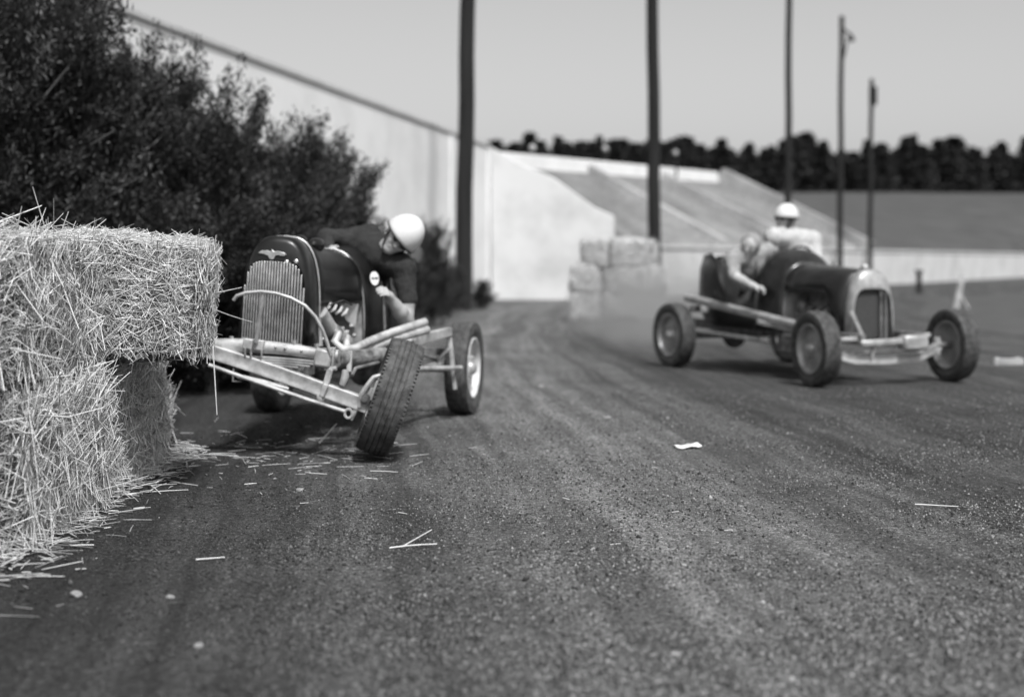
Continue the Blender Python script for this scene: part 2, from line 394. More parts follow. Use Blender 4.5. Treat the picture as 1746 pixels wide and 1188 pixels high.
# ---------------------------------------------------------------- hillside and far trees
m_ = MB(); secs = []
for t in [0.3, 3, 6, 10, 15, 20, 26, 34, 44, 56, 72, 95, 124, 160, 200, 250, 300]:
    p = B0 + bd * t; row = []
    c = Vector((-42 + 1.55 * (t + 6), 142 + max(0, t - 56) * 1.05, 7.75))
    for j in range(13):
        v = j / 12.0; q = p.lerp(c, v)
        z = (1.42 + (7.75 - 1.42) * (v ** 0.9)) + 0.25 * mnoise.noise(Vector((q.x * 0.08, q.y * 0.08, 0))) * min(1, v * 4)
        row.append(Vector((q.x - bd.y * -0.0, q.y + 0.2 * (1 - v), z)))
    row.append(Vector((row[-1].x, 620, 7.6)))
    secs.append(row)
m_.loft(secs); structure(m_.build('hillside', M['slope'], ang=180))

def leaf_mesh(name, cen, nrmv, length, width, shade, mat, rng):
    n = len(cen); d = nrmv / np.linalg.norm(nrmv, axis=1, keepdims=True)
    rv = rng.normal(size=(n, 3)); s = np.cross(d, rv); s /= np.linalg.norm(s, axis=1, keepdims=True) + 1e-9
    L = length[:, None]; w = width[:, None]
    a = cen - d * L * 0.4; b = cen + s * w; c = cen + d * L * 0.6; e = cen - s * w
    v = np.stack([a, b, c, e], 1).reshape(-1, 3); f = np.arange(n * 4).reshape(n, 4)
    return np_mesh(name, v, f, mat, np.repeat(shade, 4))

def conifer_protos(k, seed):
    rng = np.random.default_rng(seed); n = 1900
    h = rng.random(n) ** 0.8; ang = rng.random(n) * 6.283
    tier = 0.75 + 0.25 * np.sin(h * 38 + seed) + 0.2 * np.sin(ang * 3 + h * 9 + seed)
    rmax = (1.02 - h) ** 0.75 * (0.30 + 0.05 * k) * tier + 0.01
    rr = rmax * rng.random(n) ** 0.45
    cen = np.stack([rr * np.cos(ang), rr * np.sin(ang), 0.06 + 0.94 * h - rr * 0.25], 1)
    d = np.stack([np.cos(ang), np.sin(ang), rng.normal(0, 0.35, n) + 0.1], 1) + rng.normal(0, 0.4, (n, 3))
    return leaf_mesh('crown', cen, d, 0.05 + 0.06 * rng.random(n), 0.014 + 0.014 * rng.random(n), rng.random(n), M['leaf2'], rng)
PC = [conifer_protos(k, 20 + k) for k in range(4)]
tk = MB(); tk.tube([(0, 0, -0.05), (0, 0, 0.5), (0, 0, 0.93)], [0.028, 0.018, 0.004], 6); PT = tk.mesh('trunk', M['bark'])
rt = random.Random(5); far_pos = []
for row, (D0, n) in enumerate(((146, 46), (153, 34), (162, 30))):
    for k in range(n):
        px = 845 + (1860 - 845) * (k + rt.random() * 0.9) / n
        far_pos.append((px, D0 + rt.uniform(-2.5, 2.5), row))
for i, (px, D, row) in enumerate(far_pos):
    want = 252 + 9 * math.sin(px * 0.031) - rt.random() * 24          # where its tip stands in the photo
    if px < 1240: want = 244 - 16 * rt.random()
    x = (px - CX) / F * D; base = 7.55; tip = H - (want - HY) / F * D
    hgt = max(3.2, tip - base) * (rt.uniform(0.75, 1.08) if row == 0 else rt.uniform(0.78, 1.0))
    seg = next(s for lim, s in ((1117, 'above the parapet left of the second pole'), (1240, 'above the parapet right of the second pole'), (1343, 'between the parapet end and the third pole'),
                (1432, 'between the third and fourth poles'), (1484, 'between the fourth and fifth poles'), (1600, 'just right of the shortest pole'), (9999, 'at the right end of the crest')) if px < lim)
    rank = ('front rank', 'middle rank', 'rear rank')[row]
    t = thing('conifer_tree', 'dark far conifer in the ' + rank + ', ' + seg, 'tree', (x, D, base), rt.random() * 6.28, 'far conifers ' + seg)
    wsc = rt.uniform(0.8, 1.3) if row == 0 else rt.uniform(1.2, 2.0)
    c = np_obj('crown', PC[i % 4], t); c.scale = (hgt * wsc, hgt * wsc, hgt)
    c = np_obj('trunk', PT, t); c.scale = (hgt, hgt, hgt)

# ---------------------------------------------------------------- poles
def pole(px, D, wpx, top_py, px_top, label, arm=None):
    base = W(px, HY + H * F / D, D); rad = wpx / F * D / 2
    t = thing('utility_pole', label, 'pole', (base.x, D, 0), 0, 'tall poles along the outside of the bend')
    topz = H - (top_py - HY) / F * D; tx = (px_top - px) / F * D * (topz / max(0.1, (H - (45 - HY) / F * D)))
    n = 9; pts = [(tx * k / n + 0.015 * math.sin(k * 1.7), 0.01 * math.sin(k), -0.3 + (topz + 0.3) * k / n) for k in range(n + 1)]
    MB().tube(pts, [rad * (1.07 - 0.17 * k / n) for k in range(n + 1)], 14).build('shaft', M['pole'], t)
    if arm == 'cross':
        z = H - (62 - HY) / F * D
        MB().bar((tx + 0.05, -rad - 0.05, z + 0.25), (tx + 0.4, -rad - 0.1, z - 0.05), 0.07, 0.08).build('bracket_arm', M['pole'], t)
        MB().tube([(tx + 0.36, -rad - 0.1, z + 0.0), (tx + 0.38, -rad - 0.1, z - 0.25)], [0.06, 0.12], 10).build('lamp_hood', M['pole'], t)
        MB().bar((tx + 0.08, 0, z - 0.9), (tx + 0.25, -rad - 0.06, z + 0.0), 0.05, 0.05).build('brace', M['pole'], t)
    if arm == 'box':
        MB().box((tx + 0.02, -rad - 0.08, topz - 0.75), (0.32, 0.2, 0.8)).build('transformer_box', M['pole'], t, bevel=0.02)
    return t
pole(789, 32.6, 28, -130, 797, 'thickest dark pole, in front of the white wall behind the crashed car')
pole(1117, 41.0, 21.5, -140, 1113, 'second dark pole, rising behind the stacked bales')
pole(1343, 53.0, 11.5, -60, 1345, 'dark pole rising directly above the helmet of the passing driver')
pole(1431.5, 59.0, 9.5, 28, 1435, 'slim dark pole with a lamp arm at its top', 'cross')
pole(1482.5, 63.0, 8, 135, 1487, 'shortest slim pole, with a small box near its top', 'box')
t = thing('utility_pole', 'tiny far pole showing above the trees between two taller poles', 'pole', (W(1381, 330, 175).x, 175, 7.6), 0, 'tall poles along the outside of the bend')
MB().tube([(0, 0, -1), (0, 0, 9.2)], [0.16, 0.11], 8).build('shaft', M['pole'], t)
MB().bar((-0.7, -0.15, 8.5), (0.7, -0.15, 8.5), 0.12, 0.14).build('cross_arm', M['pole'], t)

# ---------------------------------------------------------------- evergreens on the left
def bush_mesh(seed, n=60000, lean=0.0):
    rng = np.random.default_rng(seed)
    nb = 64                                        # plumes: each an upswept branch carrying sprays
    cen = []; dr = []; sh = []; br = []
    for k in range(nb):
        h0 = 0.03 + 0.80 * (k + rng.random()) / nb; a = k * 2.4 + rng.random()
        ln = (0.46 * (1 - h0) ** 0.55 + 0.13) * rng.uniform(0.6, 1.3); up = rng.uniform(0.05, 0.75) + h0 * 0.9
        dv = np.array([math.cos(a) + lean, math.sin(a), up]); dv /= np.linalg.norm(dv)
        p0 = np.array([0.02 * math.cos(a), 0.02 * math.sin(a), h0 * 0.8]); br.append((p0, p0 + dv * ln))
        tone = np.clip(rng.normal(0.36, 0.2), 0.05, 0.9)
        for j in range(9):                          # sprays on the plume
            s0 = 0.2 + 0.8 * (j + rng.random()) / 9; m = n // (nb * 9)
            ctr = p0 + dv * (s0 * ln) + rng.normal(0, 0.075 * (1.2 - s0), 3) + np.array([0, 0, 0.03 * s0 * s0])
            sd = dv + rng.normal(0, 0.5, 3) + np.array([0, 0, 0.25]); sd /= np.linalg.norm(sd)
            t = rng.random(m) - 0.5
            c = ctr + np.outer(t * 0.13, sd) + rng.normal(0, 0.022, (m, 3)) * (1 - np.abs(t))[:, None]
            cen.append(c); dr.append(sd + rng.normal(0, 0.55, (m, 3))); sh.append(np.clip(rng.normal(tone + rng.normal(0, 0.1), 0.16, m), 0, 1))
    cen = np.concatenate(cen); n_ = len(cen)
    cen[:, 2] = np.abs(cen[:, 2] - 0.02) + 0.02
    me = leaf_mesh('crown', cen, np.concatenate(dr), 0.012 + 0.016 * rng.random(n_), 0.0020 + 0.0026 * rng.random(n_), np.concatenate(sh), M['leaf'], rng)
    t = MB(); t.tube([(0, 0, -0.08), (0.01, 0, 0.3), (0, 0.01, 0.75)], [0.032, 0.024, 0.006], 7)
    for p0, p1 in br: t.tube([p0, p1], [0.007, 0.002], 4)
    return me, t.mesh('trunk', M['bark'])
BP = [bush_mesh(31), bush_mesh(32, lean=0.12), bush_mesh(33, lean=0.05)]
def bush(px, D, tip_py, proto, rz, label, wide=1.0):
    x = (px - CX) / F * D; z = max(0, bank_z(x, D)); hgt = (H - (tip_py - HY) / F * D) - z
    t = thing('evergreen_tree', label, 'tree', (x, D, z), rz, 'dark evergreens on the left bank')
    hgt *= 1.02
    for nm, me in (('crown', BP[proto][0]), ('trunk', BP[proto][1])):
        o = np_obj(nm, me, t); o.scale = (hgt * wide, hgt * wide, hgt)
bush(60, 12.0, -130, 0, 0.3, 'tallest dark evergreen at the far left above the straw bales', 0.62)
bush(-60, 11.0, -60, 1, 1.3, 'dark evergreen at the extreme left edge, mostly cut off', 0.8)
bush(165, 12.6, 20, 1, 2.1, 'tall dark evergreen second from the left behind the bales', 0.62)
bush(290, 13.4, 95, 2, 0.9, 'dark evergreen behind the overhanging bale', 0.7)
bush(375, 14.2, 160, 0, 4.0, 'dark evergreen rising left of the black radiator shell', 0.75)
bush(460, 15.0, 196, 1, 5.2, 'dark evergreen directly behind the crashed car hood', 0.75)
bush(552, 16.0, 238, 2, 3.3, 'dark evergreen behind the leaning driver, right end of the row', 0.72)
bush(200, 15.5, 170, 0, 2.7, 'dark evergreen deep in the row, second rank left', 1.2)
bush(430, 17.5, 255, 1, 0.4, 'lower dark evergreen in the second rank behind the hood', 1.2)
bush(360, 12.6, 330, 2, 1.9, 'low dark bush just behind the gap between bales and radiator', 1.2)
bush(480, 13.6, 345, 1, 2.9, 'low dark bush just behind the crashed car', 1.1)
bush(575, 17.0, 360, 0, 5.5, 'low dark bush beneath the right end of the evergreen row', 0.95)
bush(737, 25.0, 375, 2, 1.1, 'low dark bush right of the white helmet before the white wall', 0.5)
bush(690, 24.0, 428, 1, 2.2, 'low dark weeds left of the nearest pole, behind the leaning driver', 0.9)
bush(755, 29.5, 438, 0, 0.7, 'low dark weeds left of the nearest pole at its foot', 0.9)
bush(822, 33.5, 476, 2, 3.9, 'lowest dark weeds just right of the nearest pole', 0.9)

# ---------------------------------------------------------------- straw bales
def strand_mesh(name, p, d, L, rad, bend, shade, mat):
    """p start (n,3), d unit direction, bend vector at the tip: three-sided bent stalks in one mesh"""
    n = len(p); rv = RNG.normal(size=(n, 3)); s = np.cross(d, rv); s /= np.linalg.norm(s, axis=1, keepdims=True) + 1e-9
    u = np.cross(d, s); rings = []
    for t, k in ((0.0, 0.9), (0.5, 1.0), (1.0, 0.7)):
        c = p + d * (L * t)[:, None] + bend * (t * t)
        for a in (0, 2.094, 4.189):
            rings.append(c + (s * math.cos(a) + u * math.sin(a)) * (rad * k)[:, None])
    v = np.stack(rings, 1).reshape(-1, 3)
    q = []
    for seg in range(2):
        for a in range(3):
            b = (a + 1) % 3; q.append((seg * 3 + a, seg * 3 + b, seg * 3 + 3 + b, seg * 3 + 3 + a))
    f = (np.arange(n)[:, None, None] * 9 + np.array(q)[None]).reshape(-1, 4)
    return np_mesh(name, v, f, mat, np.repeat(shade, 9), smooth=True)

def unit(a): return a / (np.linalg.norm(a, axis=1, keepdims=True) + 1e-9)

def deform(w, size, seed, amp=0.026, rnd=0.07):                 # rounded corners, pinch at the ties, lumps
    la = 0 if size[0] >= size[1] else 1
    q = [abs(2 * w[i] / size[i]) for i in range(3)]
    w = Vector([w[i] * (1 - rnd * (min(q[(i + 1) % 3], 1.05) ** 6 + min(q[(i + 2) % 3], 1.05) ** 6)) for i in range(3)])
    pinch = sum(math.exp(-((w[la] - t * size[la] * 1.44) / 0.05) ** 2) for t in (-0.22, 0.22)); k = 1 - 0.05 * pinch
    for i in range(3):
        if i != la: w[i] *= k
    return w + mnoise.noise_vector(w * 9 + Vector((seed, 0, 0))) * amp * 0.7 + mnoise.noise_vector(w * 3.2 + Vector((0, seed, 0))) * amp * 1.3
def bale_core(size, seed, cuts=9, rnd=0.07):
    bm = bmesh.new(); bmesh.ops.create_cube(bm, size=1.0)
    bmesh.ops.subdivide_edges(bm, edges=bm.edges[:], cuts=cuts, use_grid_fill=True)
    for v in bm.verts: v.co = deform(Vector((v.co.x * size[0], v.co.y * size[1], v.co.z * size[2])), size, seed, 0.026, rnd)
    me = bpy.data.meshes.new('core'); bm.to_mesh(me); bm.free()
    for p in me.polygons: p.use_smooth = True
    return me

def bale_straw(size, n, lmin, lmax, seed, rmin=0.0016, rmax=0.0034, stick=0.06, faces=None, rnd=0.07):
    global RNG
    hx, hy, hz = (s / 2 for s in size)
    area = np.array([hy * hz, hy * hz, hx * hz, hx * hz, hx * hy, hx * hy * 0.15]); 
    if faces is not None: area = area * np.array(faces)
    fi = RNG.choice(6, n, p=area / area.sum())
    uv = RNG.random((n, 2)) * 2 - 1
    p = np.zeros((n, 3)); nr = np.zeros((n, 3))
    for k, (ax, sg, a, b) in enumerate(((0, 1, 1, 2), (0, -1, 1, 2), (1, 1, 0, 2), (1, -1, 0, 2), (2, 1, 0, 1), (2, -1, 0, 1))):
        m = fi == k; hs = (hx, hy, hz)
        p[m, ax] = sg * (hs[ax] - 0.012 + 0.022 * RNG.random(m.sum())); nr[m, ax] = sg
        p[m, a] = uv[m, 0] * hs[a] * 0.985; p[m, b] = uv[m, 1] * hs[b] * 0.985
    t = unit(np.cross(nr, RNG.normal(size=(n, 3))))
    tilt = np.abs(RNG.normal(0, 0.13, n)); big = RNG.random(n) < stick; tilt[big] = RNG.uniform(0.2, 0.9, big.sum()); tall = big & (RNG.random(n) < 0.12); tilt[tall] = RNG.uniform(0.6, 1.3, tall.sum())
    d = unit(t * np.cos(tilt)[:, None] + nr * np.sin(tilt)[:, None])
    L = lmin + (lmax - lmin) * RNG.random(n) ** 1.8; L[big] *= 0.5; L[tall] *= 1.5
    p0 = p - d * (L * 0.45)[:, None] * (~big)[:, None]
    hb = np.array([hx, hy, hz]); tame = (RNG.random(n) < 0.8)[:, None]      # most stalks lie within their face; a few run past its edge
    e = p0 + d * L[:, None]; lim = hb * (1 - 0.06 * RNG.random((n, 1))) + 0.012
    sh_ = np.clip(e, -lim, lim) - e; p0 = p0 + np.where(tame, sh_, 0); sh_ = np.clip(p0, -lim, lim) - p0; p0 = p0 + np.where(tame, sh_, 0)
    mid = p0 + d * (L * 0.5)[:, None]; p0 = p0 + np.array([tuple(deform(Vector(q), size, seed, 0.026, rnd) - Vector(q)) for q in mid]) + nr * 0.006
    bend = RNG.normal(0, 0.14, (n, 3)) * L[:, None] - nr * (0.35 * np.sin(tilt) * L)[:, None] * RNG.random(n)[:, None]
    bend[:, 2] -= 0.10 * L * (np.sin(tilt) > 0.25)
    shade = np.clip(RNG.beta(2.2, 1.9, n) + RNG.normal(0, 0.05, n), 0, 1)
    return p0, d, L, RNG.uniform(rmin, rmax, n), bend, shade

def bale(label, c, size, rot, n, lmin, lmax, seed, group, cat='straw bale', rmin=0.0015, rmax=0.0035, stick=0.06, faces=None, ties=True, core='core', detail=9):
    t = thing('straw_bale', label, cat, c, 0, group); t.rotation_euler = rot
    rd = 0.07 if core == 'core' else 0.03; me = bale_core(size, seed, detail, rd); me.materials.append(M[core]); np_obj('packed_core', me, t)
    a = bale_straw(size, n, lmin, lmax, seed, rmin, rmax, stick, faces, rd)
    stuff(np_obj('loose_stalks', strand_mesh('loose_stalks', *a, M['straw']), t))
    if ties:
        la = 0 if size[0] >= size[1] else 1; o = 1 - la
        for k in (-0.22, 0.22):
            x = k * size[la] / 0.5 * 0.72; h0, h1 = size[o] / 2 * 0.985, size[2] / 2 * 0.985; pts = []
            for y, z in ((-h0, -h1), (h0, -h1), (h0, h1), (-h0, h1), (-h0, -h1)):
                v = [0, 0, z]; v[la] = x; v[o] = y; pts.append(v)
            MB().tube(pts, 0.004 if core == 'core' else 0.012, 5).build('twine', M['twine'], t)
    return t
GL = 'bales stacked at the left edge'
sb = []
bale('pale straw bale on top, jutting out over the shadow beside the crashed car', (-2.09, 7.18, 0.965), (1.17, 0.62, 0.59), (R(0.5), R(2.0), R(3)), 15000, 0.03, 0.17, 3, GL,
     faces=(1, 0.3, 0.2, 1.3, 1.6, 0.8), rmin=0.0011, rmax=0.0027, stick=0.08)
bale('upper straw bale of the left stack, shaggy with long stalks', (-2.24, 6.22, 0.938), (0.62, 1.22, 0.605), (R(-0.8), 0, R(1.5)), 8500, 0.06, 0.36, 5, GL, faces=(1.6, 0.1, 0.3, 0.8, 1.4, 0.1))
bale('upper straw bale at the extreme left edge, mostly cut off', (-2.26, 5.02, 0.935), (0.62, 1.12, 0.60), (0, 0, R(-1.5)), 5000, 0.06, 0.34, 6, GL, faces=(1.6, 0.1, 0.3, 0.5, 1.4, 0.1))
bale('lower straw bale of the left stack, nearest the camera with stalks spilling down', (-2.23, 6.2, 0.318), (0.66, 1.25, 0.64), (0, R(0.5), R(-1)), 9000, 0.07, 0.42, 7, GL, faces=(1.7, 0.1, 0.3, 0.8, 0.6, 0.1), stick=0.09)
bale('lower straw bale at the extreme left edge, mostly cut off', (-2.3, 4.95, 0.318), (0.64, 1.15, 0.63), (0, 0, R(1)), 5000, 0.07, 0.4, 8, GL, faces=(1.7, 0.1, 0.3, 0.5, 0.6, 0.1))
bale('shaded lower straw bale tucked under the jutting bale', (-2.24, 7.46, 0.318), (0.62, 1.12, 0.63), (0, 0, R(-2)), 9000, 0.05, 0.3, 9, GL, faces=(1.6, 0.1, 0.4, 0.6, 0.8, 0.1))
bale('squashed straw bale under the raised front wheel of the crashed car', (-2.52, 8.62, 0.185), (0.8, 1.05, 0.36), (0, 0, R(3)), 3500, 0.05, 0.3, 10, GL, faces=(1.5, 0.3, 0.6, 0.8, 1, 0.1))

# long stalks that stick out on their own
def stalk(label, p0, p1, sag=0.0, r=0.0026, group=None, side=None):
    p0, p1 = Vector(p0), Vector(p1); n = 6
    t = thing('straw_stalk', label, 'straw', p0, 0, group)
    pts = [(p1 - p0) * (k / n) + Vector((0, 0, -sag * math.sin(math.pi * k / n))) for k in range(n + 1)]
    me = MB().tube(pts, [r * (1.1 - 0.4 * k / n) for k in range(n + 1)], 5)
    o = me.build('stem', M['stalk'], t)
    if side: MB().tube([Vector(side[0]) - p0, Vector(side[1]) - p0], [r * 0.9, r * 0.6], 5).build('side_stem', M['stalk'], t)
    return t
M['stalk'] = pm('straw_stem', 0.5, 0.7, 30, 0.5)
stalk('upper long stalk jutting from the pale bale toward the grille', W(352, 503, 7.25), W(412, 490, 7.6), 0.0)
stalk('lower long stalk jutting from the pale bale toward the grille', W(354, 523, 7.2), W(430, 549, 7.6), 0.005)
stalk('long stalk hanging straight down from the corner of the jutting bale', W(363, 590, 7.1), W(370, 707, 7.1), 0.0, 0.0032)
stalk('forked stalk lying alone on the dirt in the middle foreground', G(664, 938) + Vector((0, 0, .01)), G(745, 932) + Vector((0, 0, .012)), -0.003, 0.0032, None, (G(690, 934) + Vector((0, 0, .012)), G(736, 915) + Vector((0, 0, .03))))
stalk('single stalk lying on dark dirt in the left foreground', G(334, 957) + Vector((0, 0, .008)), G(383, 953) + Vector((0, 0, .008)), 0.0, 0.003)
stalk('long thin stalk lying on the track at the right', G(1560, 862) + Vector((0, 0, .008)), G(1634, 866) + Vector((0, 0, .008)), 0.0, 0.003)
stalk('thick stalk leaning up from the straw before the tilted front wheel', G(545, 757) + Vector((0, 0, .008)), W(574, 722, 9.0), 0.0, 0.005)

# loose straw on the ground
n1 = 600
D = RNG.uniform(4.6, 8.6, n1); off = np.abs(RNG.normal(0, 0.085, n1)) + RNG.exponential(0.05, n1)
gx = -1.93 + off - 0.05; gy = D
n2 = 140
gx2 = RNG.normal(-1.35, 0.42, n2); gy2 = RNG.normal(8.5, 0.55, n2)
n3 = 50
gy3 = 5.0 + 9.0 * RNG.random(n3) ** 1.3; gx3 = -1.75 + 2.9 * RNG.random(n3) ** 1.8
gx, gy = np.concatenate([gx, gx2, gx3]), np.concatenate([gy, gy2, gy3]); n = len(gx)
a = RNG.random(n) * 6.283; near = np.clip(1 - (gx + 1.95) / 0.35, 0, 1)
rise = np.abs(RNG.normal(0, 0.05, n)) + near * 0.35 * RNG.random(n) ** 2
d = unit(np.stack([np.cos(a), np.sin(a), rise], 1))
p = np.stack([gx, gy, 0.004 + near * 0.10 * RNG.random(n) ** 1.5 + 0.004 * RNG.random(n)], 1)
L = 0.03 + 0.2 * RNG.random(n) ** 2; L[n1 + n2:] *= 0.3
p = p - d * (L * 0.5)[:, None]; p[:, 2] = np.maximum(p[:, 2], 0.005)
bend = RNG.normal(0, 0.05, (n, 3)) * L[:, None]; bend[:, 2] = -0.5 * d[:, 2] * L
sl = np_obj('loose_straw', strand_mesh('loose_straw', p, d, L, RNG.uniform(0.0014, 0.003, n), bend, np.clip(RNG.beta(2.0, 2.0, n), 0, 1), M['straw'])); stuff(sl)
tag(sl, 'loose straw scattered along the foot of the bales and under the crashed car', 'straw')

# bales far down the track
GM = 'bales stacked before the second pole'
bs = W(1045, 545, 27.8); br = R(-24)
ca, sa = math.cos(br), math.sin(br)
def mp(u, v, z): return (bs.x + u * ca - v * sa, bs.y + u * sa + v * ca, z)
fb = [(-0.40, 0.0, 0.26, 'bottom bale at the left corner of the distant stack, end on'), (0.42, 0.05, 0.26, 'bottom bale at the right of the distant stack'),
      (-0.36, 0.02, 0.76, 'middle bale at the left of the distant stack'), (0.45, 0.03, 0.76, 'middle bale at the right of the distant stack, against the pole'),
      (-0.18, 0.05, 1.27, 'top bale at the left of the distant stack, set back a little'), (0.42, 0.03, 1.27, 'top bale at the right of the distant stack')]
for k, (u, v, z, lb) in enumerate(fb):
    w = 0.62 if u < 0 else 0.86
    if z > 1: w = 0.56 if u < 0 else 0.7
    bale(lb, mp(u, v, z), (w, 1.1, 0.53), (R(random.uniform(-3, 3)), R(random.uniform(-2.5, 2.5)), br + R(random.uniform(-5, 5))), 1400, 0.05, 0.25, 40 + k, GM, rmin=0.004, rmax=0.007, core='core2', detail=7)

# ---------------------------------------------------------------- pebbles, stones, paper
n = 190000
u = RNG.random(n); D = 1 / (1 / 3.3 + (1 / 13.0 - 1 / 3.3) * u ** 0.75); X = (RNG.random(n) * 2 - 1) * (0.40 * D)
clump = np.array([mnoise.noise(Vector((x * 1.1, y * 1.1, 9))) for x, y in zip(X, D)])
keep = RNG.random(n) < np.clip(0.55 + clump * 1.4, 0.12, 1); keep &= ~((X < -1.9) & (D > 4.4)); X, D = X[keep], D[keep]; n = len(X)
rad = 0.0022 + 0.0048 * RNG.random(n) ** 2.5 + 0.003 * (RNG.random(n) > 0.985) + 0.006 * (RNG.random(n) > 0.997)
base = np.array([(1, 0, 0), (0, 1, 0), (-1, 0, 0), (0, -1, 0), (0, 0, 1), (0, 0, -1)], float)
tri = np.array([(0, 1, 4), (1, 2, 4), (2, 3, 4), (3, 0, 4), (1, 0, 5), (2, 1, 5), (3, 2, 5), (0, 3, 5)])
v = base[None] * (1 + RNG.normal(0, 0.22, (n, 6, 3)) * 0 + RNG.uniform(-0.3, 0.3, (n, 6, 1))) * rad[:, None, None]
an = RNG.random(n) * 6.283; c, s = np.cos(an)[:, None], np.sin(an)[:, None]
v = np.stack([v[..., 0] * c - v[..., 1] * s, v[..., 0] * s + v[..., 1] * c, v[..., 2]], -1)
z0 = np.array([gz(x, y) for x, y in zip(X, D)])
v += np.stack([X, D, z0 + rad * 0.35], -1)[:, None, :]
f = (np.arange(n)[:, None, None] * 6 + tri[None]).reshape(-1, 3)
pb = np_obj('gravel', np_mesh('gravel', v.reshape(-1, 3), f, M['pebble'], np.repeat(np.clip(RNG.beta(0.75, 2.6, n) * np.clip((X - (D - 22) ** 2 / 240 + 2.75) / 1.7, 0.22, 1), 0, 1), 6))); stuff(pb)  # the grit also gets darker towards the bales
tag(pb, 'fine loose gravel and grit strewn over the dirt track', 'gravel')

def stone(px, py, r, label, seed):
    c = G(px, py); t = MB(); t.ell((0, 0, 0), (r, r * 0.75, r * 0.5), None, 14, 10)
    t.v = [tuple(Vector(q) * (1 + 0.75 * mnoise.noise(Vector(q) / r * 0.95 + Vector((seed, 0, 0))))) for q in t.v]
    o = t.build('stone', M['stone'], ang=60); o.location = (c.x, c.y, gz(c.x, c.y) + r * 0.22); o.rotation_euler = (0, 0, seed)
    tag(o, label, 'stone', 'stones on the dirt')
stone(513, 838, 0.024, 'pale stone on the dirt between the straw and the tilted wheel', 1)
stone(131, 1018, 0.024, 'larger pale stone in the bottom left corner', 2)
stone(290, 1019, 0.016, 'smaller pale stone right of the bottom left one', 3)
stone(468, 818, 0.011, 'tiny pale stone left of the pale stone before the wheel', 4)
stone(338, 1104, 0.016, 'pale flat stone close to the bottom edge left of centre', 5)
stone(1152, 1116, 0.014, 'pale stone close to the bottom edge right of centre', 6)
stone(1246, 905, 0.012, 'small pale stone right of the forked stalk at mid track', 7)
pc = G(1172, 764)
m_ = MB(); m_.loft([[(-0.075 + 0.15 * k / 6, y, 0.012 + 0.006 * math.sin(k * 1.1 + y * 40) + (0.012 if k == 6 else 0)) for k in range(7)] for y in (-0.06, -0.02, 0.03, 0.07)])
o = m_.build('paper_scrap', M['paper'], solid=0.0012, ang=180); o.location = (pc.x, pc.y, 0.002); o.rotation_euler = (0, 0, R(12))
tag(o, 'white scrap of paper lying on the open track', 'paper')

# white stake and boards in the infield
p0, p1 = G(1629, 527), W(1641, 470, G(1629, 527).y)
t = thing('marker_stake', 'white leaning stake standing in the infield at the right', 'stake', p0)
MB().bar((0, 0, -0.05), p1 - p0, 0.13, 0.05, up=(0, 1, 0), w1=0.11).build('board', M['light'], t, bevel=0.006)
MB().bar((p1 - p0) * 0.45 + Vector((0.03, 0.05, 0)), Vector((0.42, 0.35, -0.02)), 0.05, 0.05).build('brace', M['wall2'], t)
p0 = G(1567, 500)
t = thing('infield_post', 'short dark post before the far white wall at the right', 'post', p0)
MB().tube([(0, 0, -0.1), (0, 0, 0.72)], [0.1, 0.09], 8).build('shaft', M['pole'], t)
MB().box((0, 0, 0.76), (0.26, 0.2, 0.08)).build('cap', M['pole'], t, bevel=0.01)
p0 = G(1720, 622)
t = thing('white_board', 'low white board on the ground right of the passing car', 'board', p0, R(8))
MB().box((0, 0, 0.035), (0.34, 0.03, 0.07)).build('plank', M['light'], t, bevel=0.004)
for x in (-0.12, 0.12): MB().box((x, 0.035, 0.03), (0.04, 0.035, 0.1)).build('peg', M['wall2'], t, bevel=0.003)

# dust kicked up behind the passing car
dm, dn, dl, db = newmat('track_dust'); dn.remove(db)
pv = dn.new('ShaderNodeVolumePrincipled'); pv.inputs['Color'].default_value = grey(0.6); pv.inputs['Anisotropy'].default_value = 0.1
tc = dn.new('ShaderNodeTexCoord'); nz = dn.new('ShaderNodeTexNoise'); nz.inputs['Scale'].default_value = 2.2; nz.inputs['Detail'].default_value = 2
ln = dn.new('ShaderNodeVectorMath'); ln.operation = 'LENGTH'; dl.new(tc.outputs['Object'], ln.inputs[0])
fo = dn.new('ShaderNodeMapRange'); fo.inputs['From Min'].default_value = 1.0; fo.inputs['From Max'].default_value = 0.3; dl.new(ln.outputs['Value'], fo.inputs['Value'])
n2_ = dn.new('ShaderNodeMapRange'); n2_.inputs['From Min'].default_value = 0.35; n2_.inputs['From Max'].default_value = 0.65; dl.new(nz.outputs['Fac'], n2_.inputs['Value'])
dl.new(tc.outputs['Object'], nz.inputs['Vector'])
mu = dn.new('ShaderNodeMath'); mu.operation = 'MULTIPLY'; dl.new(fo.outputs[0], mu.inputs[0]); dl.new(n2_.outputs[0], mu.inputs[1])
m3 = dn.new('ShaderNodeMath'); m3.operation = 'MULTIPLY'; m3.inputs[1].default_value = 0.95; dl.new(mu.outputs[0], m3.inputs[0])
dl.new(m3.outputs[0], pv.inputs['Density']); dl.new(pv.outputs[0], dn['Material Output'].inputs['Volume'])
db_ = MB(); db_.ell((0, 0, 0), (1, 1, 1), None, 24, 16)
do = db_.build('dust_cloud', dm, ang=180); do.location = (2.0, 20.6, 0.3); do.scale = (1.35, 5.6, 1.0); do.rotation_euler = (0, 0, R(2)); stuff(do)
tag(do, 'thin pale dust hanging over the track behind the passing car', 'dust')

